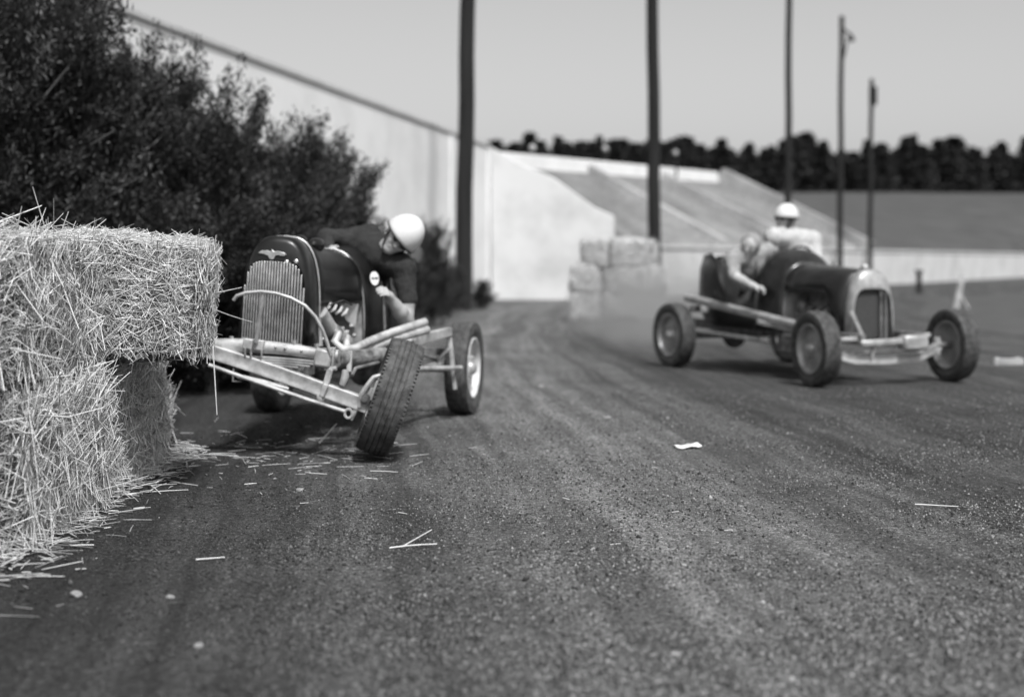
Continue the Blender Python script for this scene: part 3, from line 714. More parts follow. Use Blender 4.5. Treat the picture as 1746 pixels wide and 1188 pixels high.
# ---------------------------------------------------------------- cars: shared builders
def arch(cx, w, zb, zt, y, roll=0.0, p=2.6, n=24, x0=None):
    pts = []; zc = zb
    for k in range(n + 1):
        t = math.pi * k / n; c, s = math.cos(t), math.sin(t)
        x = w * math.copysign(abs(c) ** (2 / p), c); z = (zt - zb) * abs(s) ** (2 / p)
        xr, zr = x * math.cos(roll) + z * math.sin(roll), -x * math.sin(roll) + z * math.cos(roll)
        pts.append(Vector((cx + xr, y, zb + zr)))
    return pts

def tyre_profile(w, r, rim):
    h = w / 2
    p = [(-h * 0.70, rim - 0.004), (-h * 0.92, rim + (r - rim) * 0.28), (-h, rim + (r - rim) * 0.55), (-h * 0.95, rim + (r - rim) * 0.8), (-h * 0.80, r - 0.010)]
    t = h * 0.74; k = 5
    for i in range(k):                             # ribs with grooves between them
        a = -t + 2 * t * i / k; b = -t + 2 * t * (i + 1) / k; g = 2 * t / k * 0.16
        crown = lambda x: r - 0.008 * (x / t) ** 2
        if i: p += [(a + g * 0.4, crown(a) - 0.007)]
        p += [(a + g, crown(a)), (b - g, crown(b))]
        if i < k - 1: p += [(b - g * 0.4, crown(b) - 0.007)]
    q = [(-x, y) for x, y in p[:5]][::-1]
    return p + q + [p[0]]
WM = {}
def wheel_meshes(kind, r=0.345, w=0.168, rim=0.222):
    if kind in WM: return WM[kind]
    ty = MB(); ty.lathe(tyre_profile(w, r, rim), 64)
    n = 84                                          # shoulder lugs that give the edge of the tread its teeth
    for k in range(n):
        for s in (-1, 1):
            a = 2 * math.pi * (k + (0.5 if s > 0 else 0)) / n; rr = r - 0.012
            Mx = Matrix.Rotation(a, 3, 'X')
            ty.box(Mx @ Vector((s * w * 0.43, 0, rr - 0.006)), (0.02, 0.012, 0.011), Mx)
    tm = ty.mesh('tyre', M['rubber'], 40)
    d = MB(); h = w * 0.36
    d.lathe([(h + 0.014, rim + 0.006), (h + 0.016, rim - 0.006), (h, rim - 0.014), (h * 0.45, rim - 0.022), (h * 0.35, rim - 0.05), (h * 0.62, rim * 0.55),
             (h * 0.55, rim * 0.34), (h * 0.8, rim * 0.3), (h * 0.8, 0.0), (h * 0.3, 0.0), (h * 0.1, rim * 0.6), (-h * 0.2, rim - 0.03), (-h, rim - 0.012),
             (-h - 0.014, rim - 0.004), (-h - 0.012, rim + 0.006), (h + 0.014, rim + 0.006)], 48)
    dm = d.mesh('wheel', M['disc'] if kind == 'pale' else M['disc2'], 45)
    c = MB(); c.lathe([(h * 0.8, 0.055), (h * 1.15, 0.05), (h * 1.45, 0.03), (h * 1.5, 0.0)], 20)
    for k in range(5):
        a = 2 * math.pi * k / 5; c.lathe([(h * 0.55, 0.009), (h * 0.95, 0.009), (h * 0.98, 0.0)], 6, Matrix.Translation((0, 0.092 * math.cos(a), 0.092 * math.sin(a))))
    cm = c.mesh('hub_cap', M['alum'], 40)
    WM[kind] = (tm, dm, cm); return WM[kind]
def wheel(parent, c, out, kind, steer=0.0, camber=0.0, spin=0.0):
    tm, dm, cm = wheel_meshes(kind)
    w = np_obj('wheel', dm, parent)
    mt = Matrix.Translation(c) @ Matrix.Rotation(steer, 4, 'Z') @ Matrix.Rotation(camber, 4, 'Y')
    if out < 0: mt = mt @ Matrix.Rotation(math.pi, 4, 'Z')
    w.matrix_local = mt @ Matrix.Rotation(spin, 4, 'X')
    np_obj('tyre', tm, w); np_obj('hub_cap', cm, w)
    return w
def ibeam(pts, h, d, web=0.94):
    secs = []
    for i, p in enumerate(pts):
        t = (Vector(pts[min(i + 1, len(pts) - 1)]) - Vector(pts[max(i - 1, 0)])).normalized()
        up = Vector((0, 1, 0)).cross(t); up = -up if up.z < 0 else up; b = Vector((0, 1, 0)); p = Vector(p)
        q = [(-1, -1), (1, -1), (1, -.62), (web, -.5), (web, .5), (1, .62), (1, 1), (-1, 1), (-1, .62), (-web, .5), (-web, -.5), (-1, -.62)]
        secs.append([p + b * (x * d / 2) + up * (z * h / 2) for x, z in q])
    m = MB(); m.loft(secs, close=True, caps=True); return m

# ---------------------------------------------------------------- the crashed car
C1 = Frame((-1.39, 8.42), R(-6.4)); Q = C1.Q
car = thing('racing_car', 'black stripped racing car crashed against the straw bales, tilted front wheel toward camera', 'race car', (C1.T.x, C1.T.y, 0), C1.yaw, 'racing cars')
ROLL = R(3.3)
# radiator shell, grille
sh = [arch(-0.052, 0.222, 0.66, 1.287, 0.345, ROLL, 3.0), arch(-0.050, 0.222, 0.66, 1.292, 0.24, ROLL, 3.0), arch(-0.046, 0.216, 0.66, 1.290, 0.165, ROLL, 3.0),
      arch(-0.044, 0.207, 0.662, 1.276, 0.135, ROLL, 3.0), arch(-0.043, 0.197, 0.664, 1.255, 0.124, ROLL, 3.0), arch(-0.046, 0.190, 0.664, 1.150, 0.118, ROLL, 4.6), arch(-0.046, 0.184, 0.666, 1.142, 0.135, ROLL, 4.6)]
shell = MB().loft(sh).build('grille_shell', M['paint'], car, solid=0.006, ang=50)
core = MB(); core.loft([arch(-0.046, 0.187, 0.664, 1.148, 0.15, ROLL, 4.6), arch(-0.046, 0.187, 0.664, 1.148, 0.2, ROLL, 4.6)], close=True, caps=True).build('radiator_core', M['dark'], car)
NS = 22
for k in range(NS):
    x = -0.178 + 0.356 * k / (NS - 1); zt = 0.482 * (1 - abs(x / 0.186) ** 4.6) ** (1 / 4.6); y = 0.112 - 0.035 * (1 - (x / 0.186) ** 2)
    def rl(x_, z_): return Vector((-0.046 + x_ * math.cos(ROLL) + z_ * math.sin(ROLL), y, 0.664 - x_ * math.sin(ROLL) + z_ * math.cos(ROLL)))
    MB().bar(rl(x, 0.002), rl(x * (1.0), zt - 0.004), 0.0098, 0.012, up=(0, 1, 0)).build('grille_slat', M['chrome'], car, bevel=0.003)
MB().tube([Q(x, y, 0.098) for x, y in ((412, 577), (455, 581), (515, 589))], 0.008, 6).build('grille_rail', M['dirty'], car)
em = [(440, 431), (446, 427), (456, 427), (461, 429), (464, 425), (467, 429), (474, 428), (484, 431), (488, 434), (484, 437), (474, 435), (469, 436), (467, 441), (463, 443), (459, 441), (457, 436), (450, 433)]
MB().prism([Q(x, y, 0.106) for x, y in em], (0, 0.012, 0)).build('winged_emblem', M['chrome'], car, bevel=0.0015)
for x, y in ((489, 447), (505, 446)): MB().ell(Q(x, y, 0.118), (0.014, 0.010, 0.016), None, 10, 6).build('glint_bead', M['chrome'], car)  # bright beads standing in for two reflections on the shell
# trims, hood, cowl
MB().loft([arch(-0.052, 0.229, 0.655, 1.294, 0.340, ROLL, 3.0), arch(-0.052, 0.231, 0.655, 1.297, 0.352, ROLL, 3.0), arch(-0.052, 0.229, 0.655, 1.294, 0.366, ROLL, 3.0)]).build('hood_trim', M['chrome'], car, solid=0.005, ang=60)
hood = [arch(-0.052 + 0.03 * t, 0.224 + 0.07 * t, 0.915 - 0.02 * t, 1.288 - 0.066 * t - 0.012 * math.sin(math.pi * t), 0.362 + 0.79 * t, ROLL * (1 - 0.3 * t), 2.7) for t in [k / 8 for k in range(9)]]
hd = MB().loft(hood).build('hood', M['paint'], car, solid=0.004, ang=60)
MB().tube([h[len(h) // 2] + Vector((0, 0, 0.004)) for h in hood], 0.004, 6).build('hinge_strip', M['paint'], hd)
for px, py, yl, s in ((539, 404, 0.62, 1.0), (512, 397, 0.66, 0.8)):
    c = Q(px, py, yl); MB().ell(c + Vector((0, 0, -0.05)), (0.052 * s, 0.11 * s, 0.046 * s), None, 14, 8).build('hood_scoop', M['paint'], hd)
MB().loft([arch(-0.02, 0.300, 0.56, 1.228, 1.150, ROLL * .7, 3.0), arch(-0.02, 0.303, 0.56, 1.231, 1.162, ROLL * .7, 3.0), arch(-0.02, 0.300, 0.56, 1.228, 1.175, ROLL * .7, 3.0)]).build('cowl_trim', M['chrome'], car, solid=0.005, ang=60)
cw = [arch(-0.02, 0.296 + 0.085 * math.sin(t * 1.57), 0.55, 1.222 + 0.035 * t, 1.172 + 0.30 * t, ROLL * .7, 3.0) for t in [k / 5 for k in range(6)]]
MB().loft(cw).build('cowl', M['paint'], car, solid=0.006, ang=60)
fw = arch(-0.02, 0.29, 0.56, 1.215, 1.19, ROLL * .7, 3.0); MB().prism(fw, (0, 0.01, 0)).build('firewall', M['light'], car)
def tub(parent, secs, mat):
    out = []
    for y, w, zt, zb in secs:
        out.append([Vector((w, y, zt)), Vector((w * 1.01, y, zt - 0.12)), Vector((w, y, zb + 0.12)), Vector((w * 0.9, y, zb + 0.02)), Vector((w * 0.6, y, zb)),
                    Vector((-w * 0.6, y, zb)), Vector((-w * 0.9, y, zb + 0.02)), Vector((-w, y, zb + 0.12)), Vector((-w * 1.01, y, zt - 0.12)), Vector((-w, y, zt))])
    return MB().loft(out).build('body', mat, parent, solid=0.012, ang=50)
body = tub(car, [(1.474, 0.385, 1.12, 0.52), (1.54, 0.39, 0.98, 0.51), (1.7, 0.40, 0.92, 0.5), (1.95, 0.40, 0.93, 0.5), (2.12, 0.39, 1.06, 0.5), (2.3, 0.36, 1.12, 0.5), (2.48, 0.28, 1.04, 0.54), (2.6, 0.14, 0.92, 0.6)], M['paint2'])
MB().box((0, 2.3, 0.85), (0.66, 0.05, 0.5)).build('seat_back', M['dark'], car, bevel=0.02)
MB().box((0, 1.98, 0.62), (0.62, 0.55, 0.1)).build('seat', M['dark'], car, bevel=0.03)
bc = Q(636, 475, 1.262); bn = Vector((0.72, -0.69, 0.1)).normalized(); a_, b2, _ = basis(bn)
def disc(c, n, rx, rz, th, k=20):
    a, b, d = basis(n); a = Vector((-n.y, n.x, 0)).normalized(); b = n.cross(a); b = -b if b.z < 0 else b
    return [c + a * (rx * math.cos(2 * math.pi * i / k)) + b * (rz * math.sin(2 * math.pi * i / k)) for i in range(k)], d * th
po, dv = disc(bc + bn * 0.012, bn, 0.034, 0.046, 0.008); bdg = MB().prism(po, dv).build('badge', M['white'], car)
for s in (-1, 1):
    po, dv = disc(bc + bn * 0.0195 + Vector((-bn.y, bn.x, 0)).normalized() * (0.014 * s), bn, 0.012, 0.008, 0.003); MB().prism(po, dv).build('badge_mark', M['dark'], bdg)
MB().tube([Q(654, 498, 1.28), Q(655, 530, 1.3), Q(657, 590, 1.3)], [0.009, 0.008, 0.01], 7).build('brake_lever', M['dirty'], car)
# steering wheel
swc = Vector((0.03, 1.60, 1.10)); Ms = Matrix.Translation(swc) @ Matrix.Rotation(R(-65), 4, 'X'); n = 28
MB().tube([Ms @ Vector((0.19 * math.cos(2 * math.pi * k / n), 0.19 * math.sin(2 * math.pi * k / n), 0)) for k in range(n + 1)], 0.012, 8).build('steering_wheel', M['dark'], car)
MB().tube([swc, (0.0, 1.2, 0.9)], 0.016, 8).build('steering_column', M['dirty'], car)
# engine
eng = MB(); eng.box((-0.03, 0.77, 0.74), (0.25, 0.66, 0.27)); eng.build('engine_block', M['dirty'], car, bevel=0.012)
MB().box((-0.03, 0.77, 0.892), (0.27, 0.64, 0.035)).build('cylinder_head', M['light'], car, bevel=0.008)
for k in range(4):
    c = Q(561 + 9.6 * k, 523 + 3.2 * k, 0.58 + 0.1 * k)
    sp = MB(); sp.tube([c + Vector((-0.03, 0, -0.02)), c, c + Vector((0.012, 0, 0.026))], [0.008, 0.011, 0.007], 8); sp.build('spark_plug', M['white'], car)
MB().box(Q(552, 610, -0.04), (0.1, 0.07, 0.105), Matrix.Rotation(R(9), 3, 'Y')).build('spring_block', M['light'], car, bevel=0.014)
MB().prism([Q(578, 516, 0.95), Q(612, 518, 1.1), Q(606, 560, 1.1), Q(590, 545, 1.0)], (-0.02, 0.02, 0)).build('side_plate', M['light'], car, bevel=0.003)
MB().tube([Q(545, 532, 0.5), Q(560, 560, 0.62), Q(590, 583, 0.85)], [0.05, 0.055, 0.05], 12).build('intake_manifold', M['light'], car)
MB().tube([Q(538, 545, 0.45), Q(541, 590, 0.45)], 0.035, 12).build('generator', M['light'], car)
MB().ell(Q(572, 566, 0.66), (0.05, 0.07, 0.045), None, 12, 8).build('carburettor', M['steel'], car)
MB().tube([Q(541, 488, 0.44), Q(542, 530, 0.44), Q(536, 585, 0.44)], 0.012, 7).build('water_hose', M['dark'], car)
for px, py, yl in ((584, 560, 0.8), (592, 566, 0.84), (600, 556, 0.95), (604, 572, 1.0), (552, 578, 0.5)):
    MB().lathe([(-0.012, 0), (-0.012, 0.014), (0.012, 0.014), (0.012, 0)], 6, Matrix.Translation(Q(px, py, yl))).build('stud_nut', M['bolt'], car)
MB().tube([Q(563, 520, 0.5), Q(585, 512, 0.6), Q(600, 520, 0.9)], 0.006, 6).build('plug_wire', M['dark'], car)
# exhausts
MB().tube([Q(578, 568, 0.62), Q(570, 584, 0.56), Q(583, 595, 0.56), Q(606, 594, 0.62), Q(630, 582, 0.74), Q(668, 567, 0.92), Q(725, 549, 1.2)], [0.026, .027, .027, .027, .027, .027, .029], 12).build('exhaust_pipe', M['light'], car, ang=60)
MB().tube([Q(592, 575, 0.78), Q(590, 592, 0.70), Q(606, 601, 0.70), Q(640, 591, 0.80), Q(680, 576, 0.98), Q(729, 562, 1.2)], [0.024, .026, .026, .026, .026, .028], 12).build('exhaust_pipe', M['light'], car, ang=60)
MB().tube([Q(573, 612, 0.25), Q(610, 610, 0.4), Q(655, 604, 0.62)], [0.052, 0.05, 0.046], 14).build('steering_box', M['dirty'], car, ang=60)
MB().bar(Q(597, 598, 0.3), Q(595, 634, 0.28), 0.03, 0.02).build('bracket', M['light'], car, bevel=0.003)
# frame
for s in (-1, 1): MB().bar((s * 0.29, 0.0, 0.575 - s * 0.02), (s * 0.33, 2.75, 0.46), 0.045, 0.10).build('frame_rail', M['dirty'], car, bevel=0.006)
cmp_ = [Q(x, y, 0.0) for x, y in ((330, 588), (374, 590), (405, 589), (470, 593), (530, 601), (578, 608))]
secs = [[p + Vector((0, 0.034 * math.cos(t), (0.04 + 0.006 * math.sin(k * 1.3)) * math.sin(t))) for t in [2 * math.pi * j / 14 for j in range(14)]] for k, p in enumerate(cmp_)]
MB().loft(secs, close=True, caps=True).build('front_crossmember', M['light'], car, ang=60)
for px_, py_ in ((470, 592), (486, 594), (514, 598), (556, 603)): MB().ell(Q(px_, py_, -0.036), (0.008, 0.006, 0.008), None, 8, 6).build('rivet', M['bolt'], car)
for k in range(4):                                 # transverse leaf spring
    x0, x1 = 372 + 22 * k, 570 - 20 * k; pts = []
    for j in range(7):
        x = x0 + (x1 - x0) * j / 6; pts.append(Q(x, 603 + 4.0 * k + (x - 372) * 0.068 + 3.0 * ((2 * j / 6 - 1) ** 2) * (1 - .2 * k), -0.01))
    m = MB(); m.loft([[p + Vector((0, -.024, -.005)), p + Vector((0, .024, -.005)), p + Vector((0, .024, .005)), p + Vector((0, -.024, .005))] for p in pts], close=True, caps=True)
    m.build('spring_leaf', M['light'], car)
for x, y in ((424, 586), (442, 588)): MB().box(Q(x, y, -0.045), (0.058, 0.05, 0.058), Matrix.Rotation(R(7), 3, 'Y')).build('spring_clamp', M['light'], car, bevel=0.005)
for x, y in ((418, 597), (428, 598), (446, 600)): MB().tube([Q(x, y - 4, -0.07), Q(x, y + 8, -0.07)], 0.006, 6).build('clamp_bolt', M['bolt'], car)
for x, y in ((502, 584), (540, 590), (395, 577)): MB().lathe([(-0.01, 0), (-0.01, 0.013), (0.014, 0.013), (0.014, 0)], 6, Matrix.Translation(Q(x, y, 0.0)) @ Matrix.Rotation(R(-90), 4, 'Y')).build('frame_bolt', M['bolt'], car)
for dx in (-5, 0, 5): MB().bar(Q(565 + dx, 592, -0.035), Q(563 + dx, 626, -0.035), 0.014, 0.05, up=(0, 1, 0)).build('frame_horn_plate', M['light'], car, bevel=0.003)
MB().tube([Q(554, 628, -0.05), Q(574, 628, -0.05)], 0.014, 10).build('shackle_pin', M['light'], car)
MB().bar(Q(564, 628, -0.05), Q(552, 668, -0.05), 0.035, 0.03, up=(0, 1, 0)).build('spring_shackle', M['light'], car, bevel=0.005)
MB().ell(Q(546, 679, -0.06), (0.024, 0.024, 0.036), None, 12, 8).build('shackle_boss', M['light'], car)
MB().bar(Q(556, 655, -0.075), Q(548, 676, -0.075), 0.03, 0.02, up=(0, 1, 0)).build('perch_plate', M['light'], car, bevel=0.004)
# axle and steering
ax = [Q(x, y, -0.03) for x, y in ((262, 562), (330, 588), (372, 603), (420, 618), (480, 638), (540, 660), (590, 678), (628, 692))]
ibeam(ax, 0.086, 0.06).build('front_axle', M['light'], car, ang=30, bevel=0.006)
MB().tube([Q(356, 622, -0.13), Q(440, 652, -0.13), Q(530, 683, -0.13), Q(588, 701, -0.13)], 0.0115, 8).build('tie_rod', M['light'], car)
tr = Q(594, 705, -0.13); n = 14
MB().tube([tr + Vector((0.022 * math.cos(2 * math.pi * k / n), 0, 0.026 * math.sin(2 * math.pi * k / n))) for k in range(n + 1)], 0.008, 6).build('tie_rod_end', M['light'], car)
MB().tube([Q(606, 699, -0.1), Q(598, 716, -0.12)], 0.013, 8).build('rod_end_bolt', M['dirty'], car)
MB().tube([Q(405, 641, -0.07), Q(450, 652, -0.07), Q(492, 663, -0.07)], [0.013, 0.016, 0.009], 8).build('drag_link', M['light'], car)
MB().tube([Q(398, 628, -0.06), Q(397, 650, -0.06), Q(412, 650, -0.06)], 0.007, 6).build('link_bracket', M['dirty'], car)
WC = Vector((Q(664, 680, 0.0).x, 0.0, 0.358)); CAMB = R(19.5)
MB().tube([Q(622, 697, -0.03), Q(634, 660, -0.03)], 0.024, 12).build('kingpin', M['light'], car)
MB().tube([Q(613, 694, -0.06), Q(616, 672, -0.07), Q(627, 656, -0.07), Q(637, 643, -0.06), Q(646, 640, -0.05), Q(662, 643, -0.03)], [0.013, 0.015, 0.014, 0.013, 0.012, 0.012], 8).build('steering_arm', M['light'], car)
MB().tube([Q(645, 650, -0.06), Q(634, 682, -0.06)], [0.014, 0.018], 8).build('arm_bushing', M['light'], car)
MB().lathe([(-0.02, 0), (-0.02, 0.03), (0.0, 0.032), (0.0, 0.018), (0.012, 0.018), (0.012, 0)], 16, Matrix.Translation(Q(622, 680, -0.08)) @ Matrix.Rotation(R(-90), 4, 'Z')).build('kingpin_cap', M['steel'], car)
MB().tube([Q(628, 684, -0.02), WC], [0.03, 0.026], 10).build('spindle', M['dirty'], car)
MB().tube([Q(589, 630, -0.05), Q(589, 640, -0.05), Q(583, 656, -0.05)], [0.018, 0.024, 0.017], 10).build('shock_absorber', M['light'], car)
MB().tube([Q(600, 640, 0.08), Q(606, 628, 0.15), Q(645, 618, 0.5)], 0.011, 7).build('radius_rod', M['steel'], car)
MB().bar(Q(520, 618, 0.12), Q(512, 645, 0.12), 0.03, 0.02).build('engine_mount', M['light'], car)
MB().box(Q(500, 628, 0.3), (0.2, 0.3, 0.12)).build('oil_pan', M['dirty'], car, bevel=0.02)
# bumper hoop
hp = [(398, 512), (404, 504), (420, 499), (445, 497), (470, 500), (496, 508), (520, 521), (538, 540), (550, 562), (558, 584), (564, 606)]
MB().tube([Q(x, y, -0.13 + 0.012 * max(0, k - 5)) for k, (x, y) in enumerate(hp)], 0.0105, 10).build('bumper_hoop', M['alum'], car, ang=60)
MB().tube([Q(449, 501, -0.12), Q(443, 540, -0.10), Q(436, 584, -0.08)], 0.013, 10).build('bumper_post', M['alum'], car, ang=60)
# wheels
fr = wheel(car, WC, 1, 'pale', R(12), CAMB, 0.3); fr.scale = (1.2, 1, 1)
wheel(car, (-0.755, 0.0, 0.735), -1, 'pale', R(10), R(17), 0.2)
wheel(car, (0.767, 2.45, 0.347), 1, 'pale', R(-4), R(1), 0.9)
wheel(car, (-0.70, 2.45, 0.347), -1, 'pale', 0, R(-1), 0.5)
MB().tube([(-0.66, 2.45, 0.35), (0.72, 2.45, 0.35)], 0.04, 12).build('rear_axle', M['dirty'], car)
MB().ell((0, 2.45, 0.35), (0.12, 0.15, 0.15), None, 16, 10).build('differential', M['dirty'], car)
MB().tube([(0, 1.1, 0.52), (0, 2.4, 0.36)], 0.035, 10).build('torque_tube', M['dirty'], car)
# side bars by the rear wheel
MB().bar(Q(688, 586, 1.25), Q(766, 565, 2.0), 0.05, 0.075, h1=0.06).build('side_beam', M['light'], car, bevel=0.005)
MB().box(Q(696, 590, 1.27), (0.09, 0.1, 0.10)).build('beam_bracket', M['light'], car, bevel=0.01)
MB().bar(Q(766, 566, 2.0), Q(776, 664, 2.0), 0.028, 0.02, up=(0, 1, 0)).build('bar_upright', M['light'], car, bevel=0.003)
MB().tube([Q(700, 629, 1.3), Q(786, 627, 2.02)], 0.017, 8).build('nerf_bar', M['light'], car)
MB().tube([Q(712, 603, 1.4), Q(748, 612, 1.95)], 0.012, 7).build('brace_rod', M['steel'], car)
MB().tube([Q(744, 616, 1.9), Q(768, 592, 2.0)], 0.014, 7).build('brace_rod', M['steel'], car)
MB().tube([Q(700, 625, 1.4), Q(742, 612, 1.95)], 0.018, 7).build('brace_rod', M['light'], car)
MB().bar((0.33, 1.35, 0.52), Q(700, 606, 1.35), 0.04, 0.05).build('outrigger', M['dirty'], car)
MB().bar((0.34, 2.05, 0.50), Q(764, 600, 2.03), 0.04, 0.05).build('outrigger', M['dirty'], car)

# ---------------------------------------------------------------- people
def capsule(mb, p0, r0, p1, r1, n=14):
    p0, p1 = Vector(p0), Vector(p1); d = p1 - p0
    if d.length < 1e-5: d = Vector((0, 0, 1e-4)); p1 = p0 + d
    u = d.normalized(); pts = []; rs = []
    for k in range(5): a = math.pi / 2 * k / 5; pts.append(p0 - u * (r0 * math.cos(a))); rs.append(max(r0 * math.sin(a), 1e-4))
    pts.append(p0); rs.append(r0); pts.append(p1); rs.append(r1)
    for k in range(1, 6): a = math.pi / 2 * k / 5; pts.append(p1 + u * (r1 * math.sin(a))); rs.append(max(r1 * math.cos(a), 1e-4))
    mb.tube(pts, rs, n)
def body_mesh(name, prims, mats, parent, voxel=0.008, blend=0.02, wrinkle=0.0):
    """one continuous surface: tapered limbs blended in a distance field, then meshed; each face takes the cloth or skin of its nearest limb"""
    P0 = np.array([list(p[0]) for p in prims]); P1 = np.array([list(p[2]) for p in prims]); rm = max(max(p[1], p[3]) for p in prims) + 0.05
    lo = np.minimum(P0, P1).min(0) - rm; hi = np.maximum(P0, P1).max(0) + rm
    n = np.ceil((hi - lo) / voxel).astype(int) + 1
    fld = np.full(n, 0.2, dtype=np.float32)
    def sd(pts, p0, r0, p1, r1):
        a, b_ = np.array(p0), np.array(p1); ab = b_ - a; t = np.clip(((pts - a) @ ab) / max(ab @ ab, 1e-9), 0, 1)
        return np.linalg.norm(pts - (a + t[..., None] * ab), axis=-1) - (r0 + (r1 - r0) * t)
    for p0, r0, p1, r1, mm in prims:
        r = max(r0, r1); k = min(blend, r * 0.8); pad = r + 2.5 * blend + 3 * voxel
        i0 = np.maximum(((np.minimum(p0, p1) - pad - lo) / voxel).astype(int), 0); i1 = np.minimum(((np.maximum(p0, p1) + pad - lo) / voxel).astype(int) + 2, n)
        ax = [lo[j] + voxel * np.arange(i0[j], i1[j]) for j in range(3)]
        pts = np.stack(np.meshgrid(*ax, indexing='ij'), -1); d = sd(pts, p0, r0, p1, r1)
        sl = tuple(slice(i0[j], i1[j]) for j in range(3)); f = fld[sl]
        h = np.maximum(k - np.abs(f - d), 0) / k
        fld[sl] = np.minimum(f, d) - h * h * k * 0.25
    # surface nets
    s = fld < 0
    corner = [(i, j, k) for i in (0, 1) for j in (0, 1) for k in (0, 1)]
    m = n - 1
    C = np.stack([fld[i:i + m[0], j:j + m[1], k:k + m[2]] for i, j, k in corner], -1)
    Sg = C < 0; act = Sg.any(-1) & ~Sg.all(-1); ids = np.argwhere(act); Ca = C[act]
    acc = np.zeros((len(ids), 3)); cnt = np.zeros(len(ids)); cv = np.array(corner, float)
    for x in range(8):
        for y in range(x + 1, 8):
            if np.abs(cv[x] - cv[y]).sum() != 1: continue
            e = (Ca[:, x] < 0) != (Ca[:, y] < 0); t = Ca[:, x] / np.where(e, Ca[:, x] - Ca[:, y], 1)
            acc += np.where(e[:, None], cv[x] + t[:, None] * (cv[y] - cv[x]), 0); cnt += e
    vtx = lo + voxel * (ids + acc / cnt[:, None])
    num = -np.ones(m, dtype=np.int64); num[act] = np.arange(len(ids)); quads = []
    for axis in range(3):
        o1, o2 = [q for q in range(3) if q != axis]
        a0 = [slice(None)] * 3; a1 = [slice(None)] * 3; a0[axis] = slice(0, -1); a1[axis] = slice(1, None)
        e = np.argwhere(s[tuple(a0)] != s[tuple(a1)])
        e = e[(e[:, o1] > 0) & (e[:, o2] > 0) & (e[:, o1] < m[o1]) & (e[:, o2] < m[o2])]
        flip = s[tuple(e.T)]
        def at(d1, d2):
            q = e.copy(); q[:, o1] += d1; q[:, o2] += d2; return num[tuple(q.T)]
        qd = np.stack([at(-1, -1), at(0, -1), at(0, 0), at(-1, 0)], 1)
        if axis == 1: flip = ~flip
        qd[~flip] = qd[~flip][:, ::-1]; quads.append(qd)
    quads = np.concatenate(quads)
    nm = np_mesh(name, vtx, quads, mats[0], smooth=True)
    for q in mats[1:]: nm.materials.append(q)
    cen = vtx[quads].mean(1); best = np.full(len(cen), 1e9); idx = np.zeros(len(cen), dtype=np.int32)
    for p0, r0, p1, r1, mm in prims:
        d = sd(cen, p0, r0, p1, r1); w = d < best; best[w] = d[w]; idx[w] = mm
    if len(nm.polygons) == len(idx): nm.polygons.foreach_set('material_index', idx)
    if wrinkle:
        co = np.zeros(len(nm.vertices) * 3, dtype=np.float32); no = co.copy(); nm.vertices.foreach_get('co', co); nm.vertices.foreach_get('normal', no)
        co = co.reshape(-1, 3); k = np.array([mnoise.noise(Vector(c) * 14) for c in co])
        nm.vertices.foreach_set('co', (co + no.reshape(-1, 3) * (k * wrinkle)[:, None]).astype(np.float32).ravel())
    nm.update(); return np_obj(name, nm, parent)
def head_prims(c, u, f, skin, scale=1.0):
    u = u.normalized(); f = (f - u * f.dot(u)).normalized(); s = u.cross(f); k = scale
    P = lambda a, b, d: c + s * (a * k) + f * (b * k) + u * (d * k)
    pr = [(P(0, -0.025, 0.03), 0.085 * k, P(0, 0.02, 0.03), 0.08 * k, skin), (P(0, 0.015, -0.01), 0.072 * k, P(0, 0.05, -0.075), 0.04 * k, skin),
          (P(0, 0.088, 0.01), 0.012 * k, P(0, 0.103, -0.022), 0.015 * k, skin), (P(-0.018, 0.082, -0.055), 0.011 * k, P(0.018, 0.082, -0.055), 0.011 * k, skin),
          (P(-0.04, 0.07, -0.015), 0.024 * k, P(-0.03, 0.06, -0.05), 0.02 * k, skin), (P(0.04, 0.07, -0.015), 0.024 * k, P(0.03, 0.06, -0.05), 0.02 * k, skin),
          (P(-0.045, 0.075, 0.03), 0.013 * k, P(0.045, 0.075, 0.03), 0.013 * k, skin),
          (P(-0.083, -0.01, 0.01), 0.016 * k, P(-0.08, -0.01, -0.02), 0.013 * k, skin), (P(0.083, -0.01, 0.01), 0.016 * k, P(0.08, -0.01, -0.02), 0.013 * k, skin)]
    return pr, P
def dome(c, u, f, r, h, name, mat, parent, low=0.35, brim=0.0, solid=0.006):
    u = u.normalized(); f = (f - u * f.dot(u)).normalized(); s = u.cross(f); rows = []
    for k in range(13):
        a = (math.pi / 2 + low) * k / 12; rr = math.sin(min(a, math.pi / 2 + 0.0)) if a <= math.pi / 2 else 1 - 0.15 * (a - math.pi / 2)
        z = math.cos(a) * h if a <= math.pi / 2 else -math.sin(a - math.pi / 2) * r
        rows.append([c + (s * (0.93 * math.cos(t)) + f * (1.04 * math.sin(t))) * (max(rr, 0.002) * r) + u * z for t in [2 * math.pi * j / 28 for j in range(28)]])
    m = MB(); m.loft(rows, close=True); o = m.build(name, mat, parent, solid=solid, ang=60)
    rim = rows[-1]; t = MB(); t.tube(rim + [rim[0], rim[1]], 0.006, 6, cap=False); t.build('helmet_rim', M['dark'], o) if brim else None
    return o
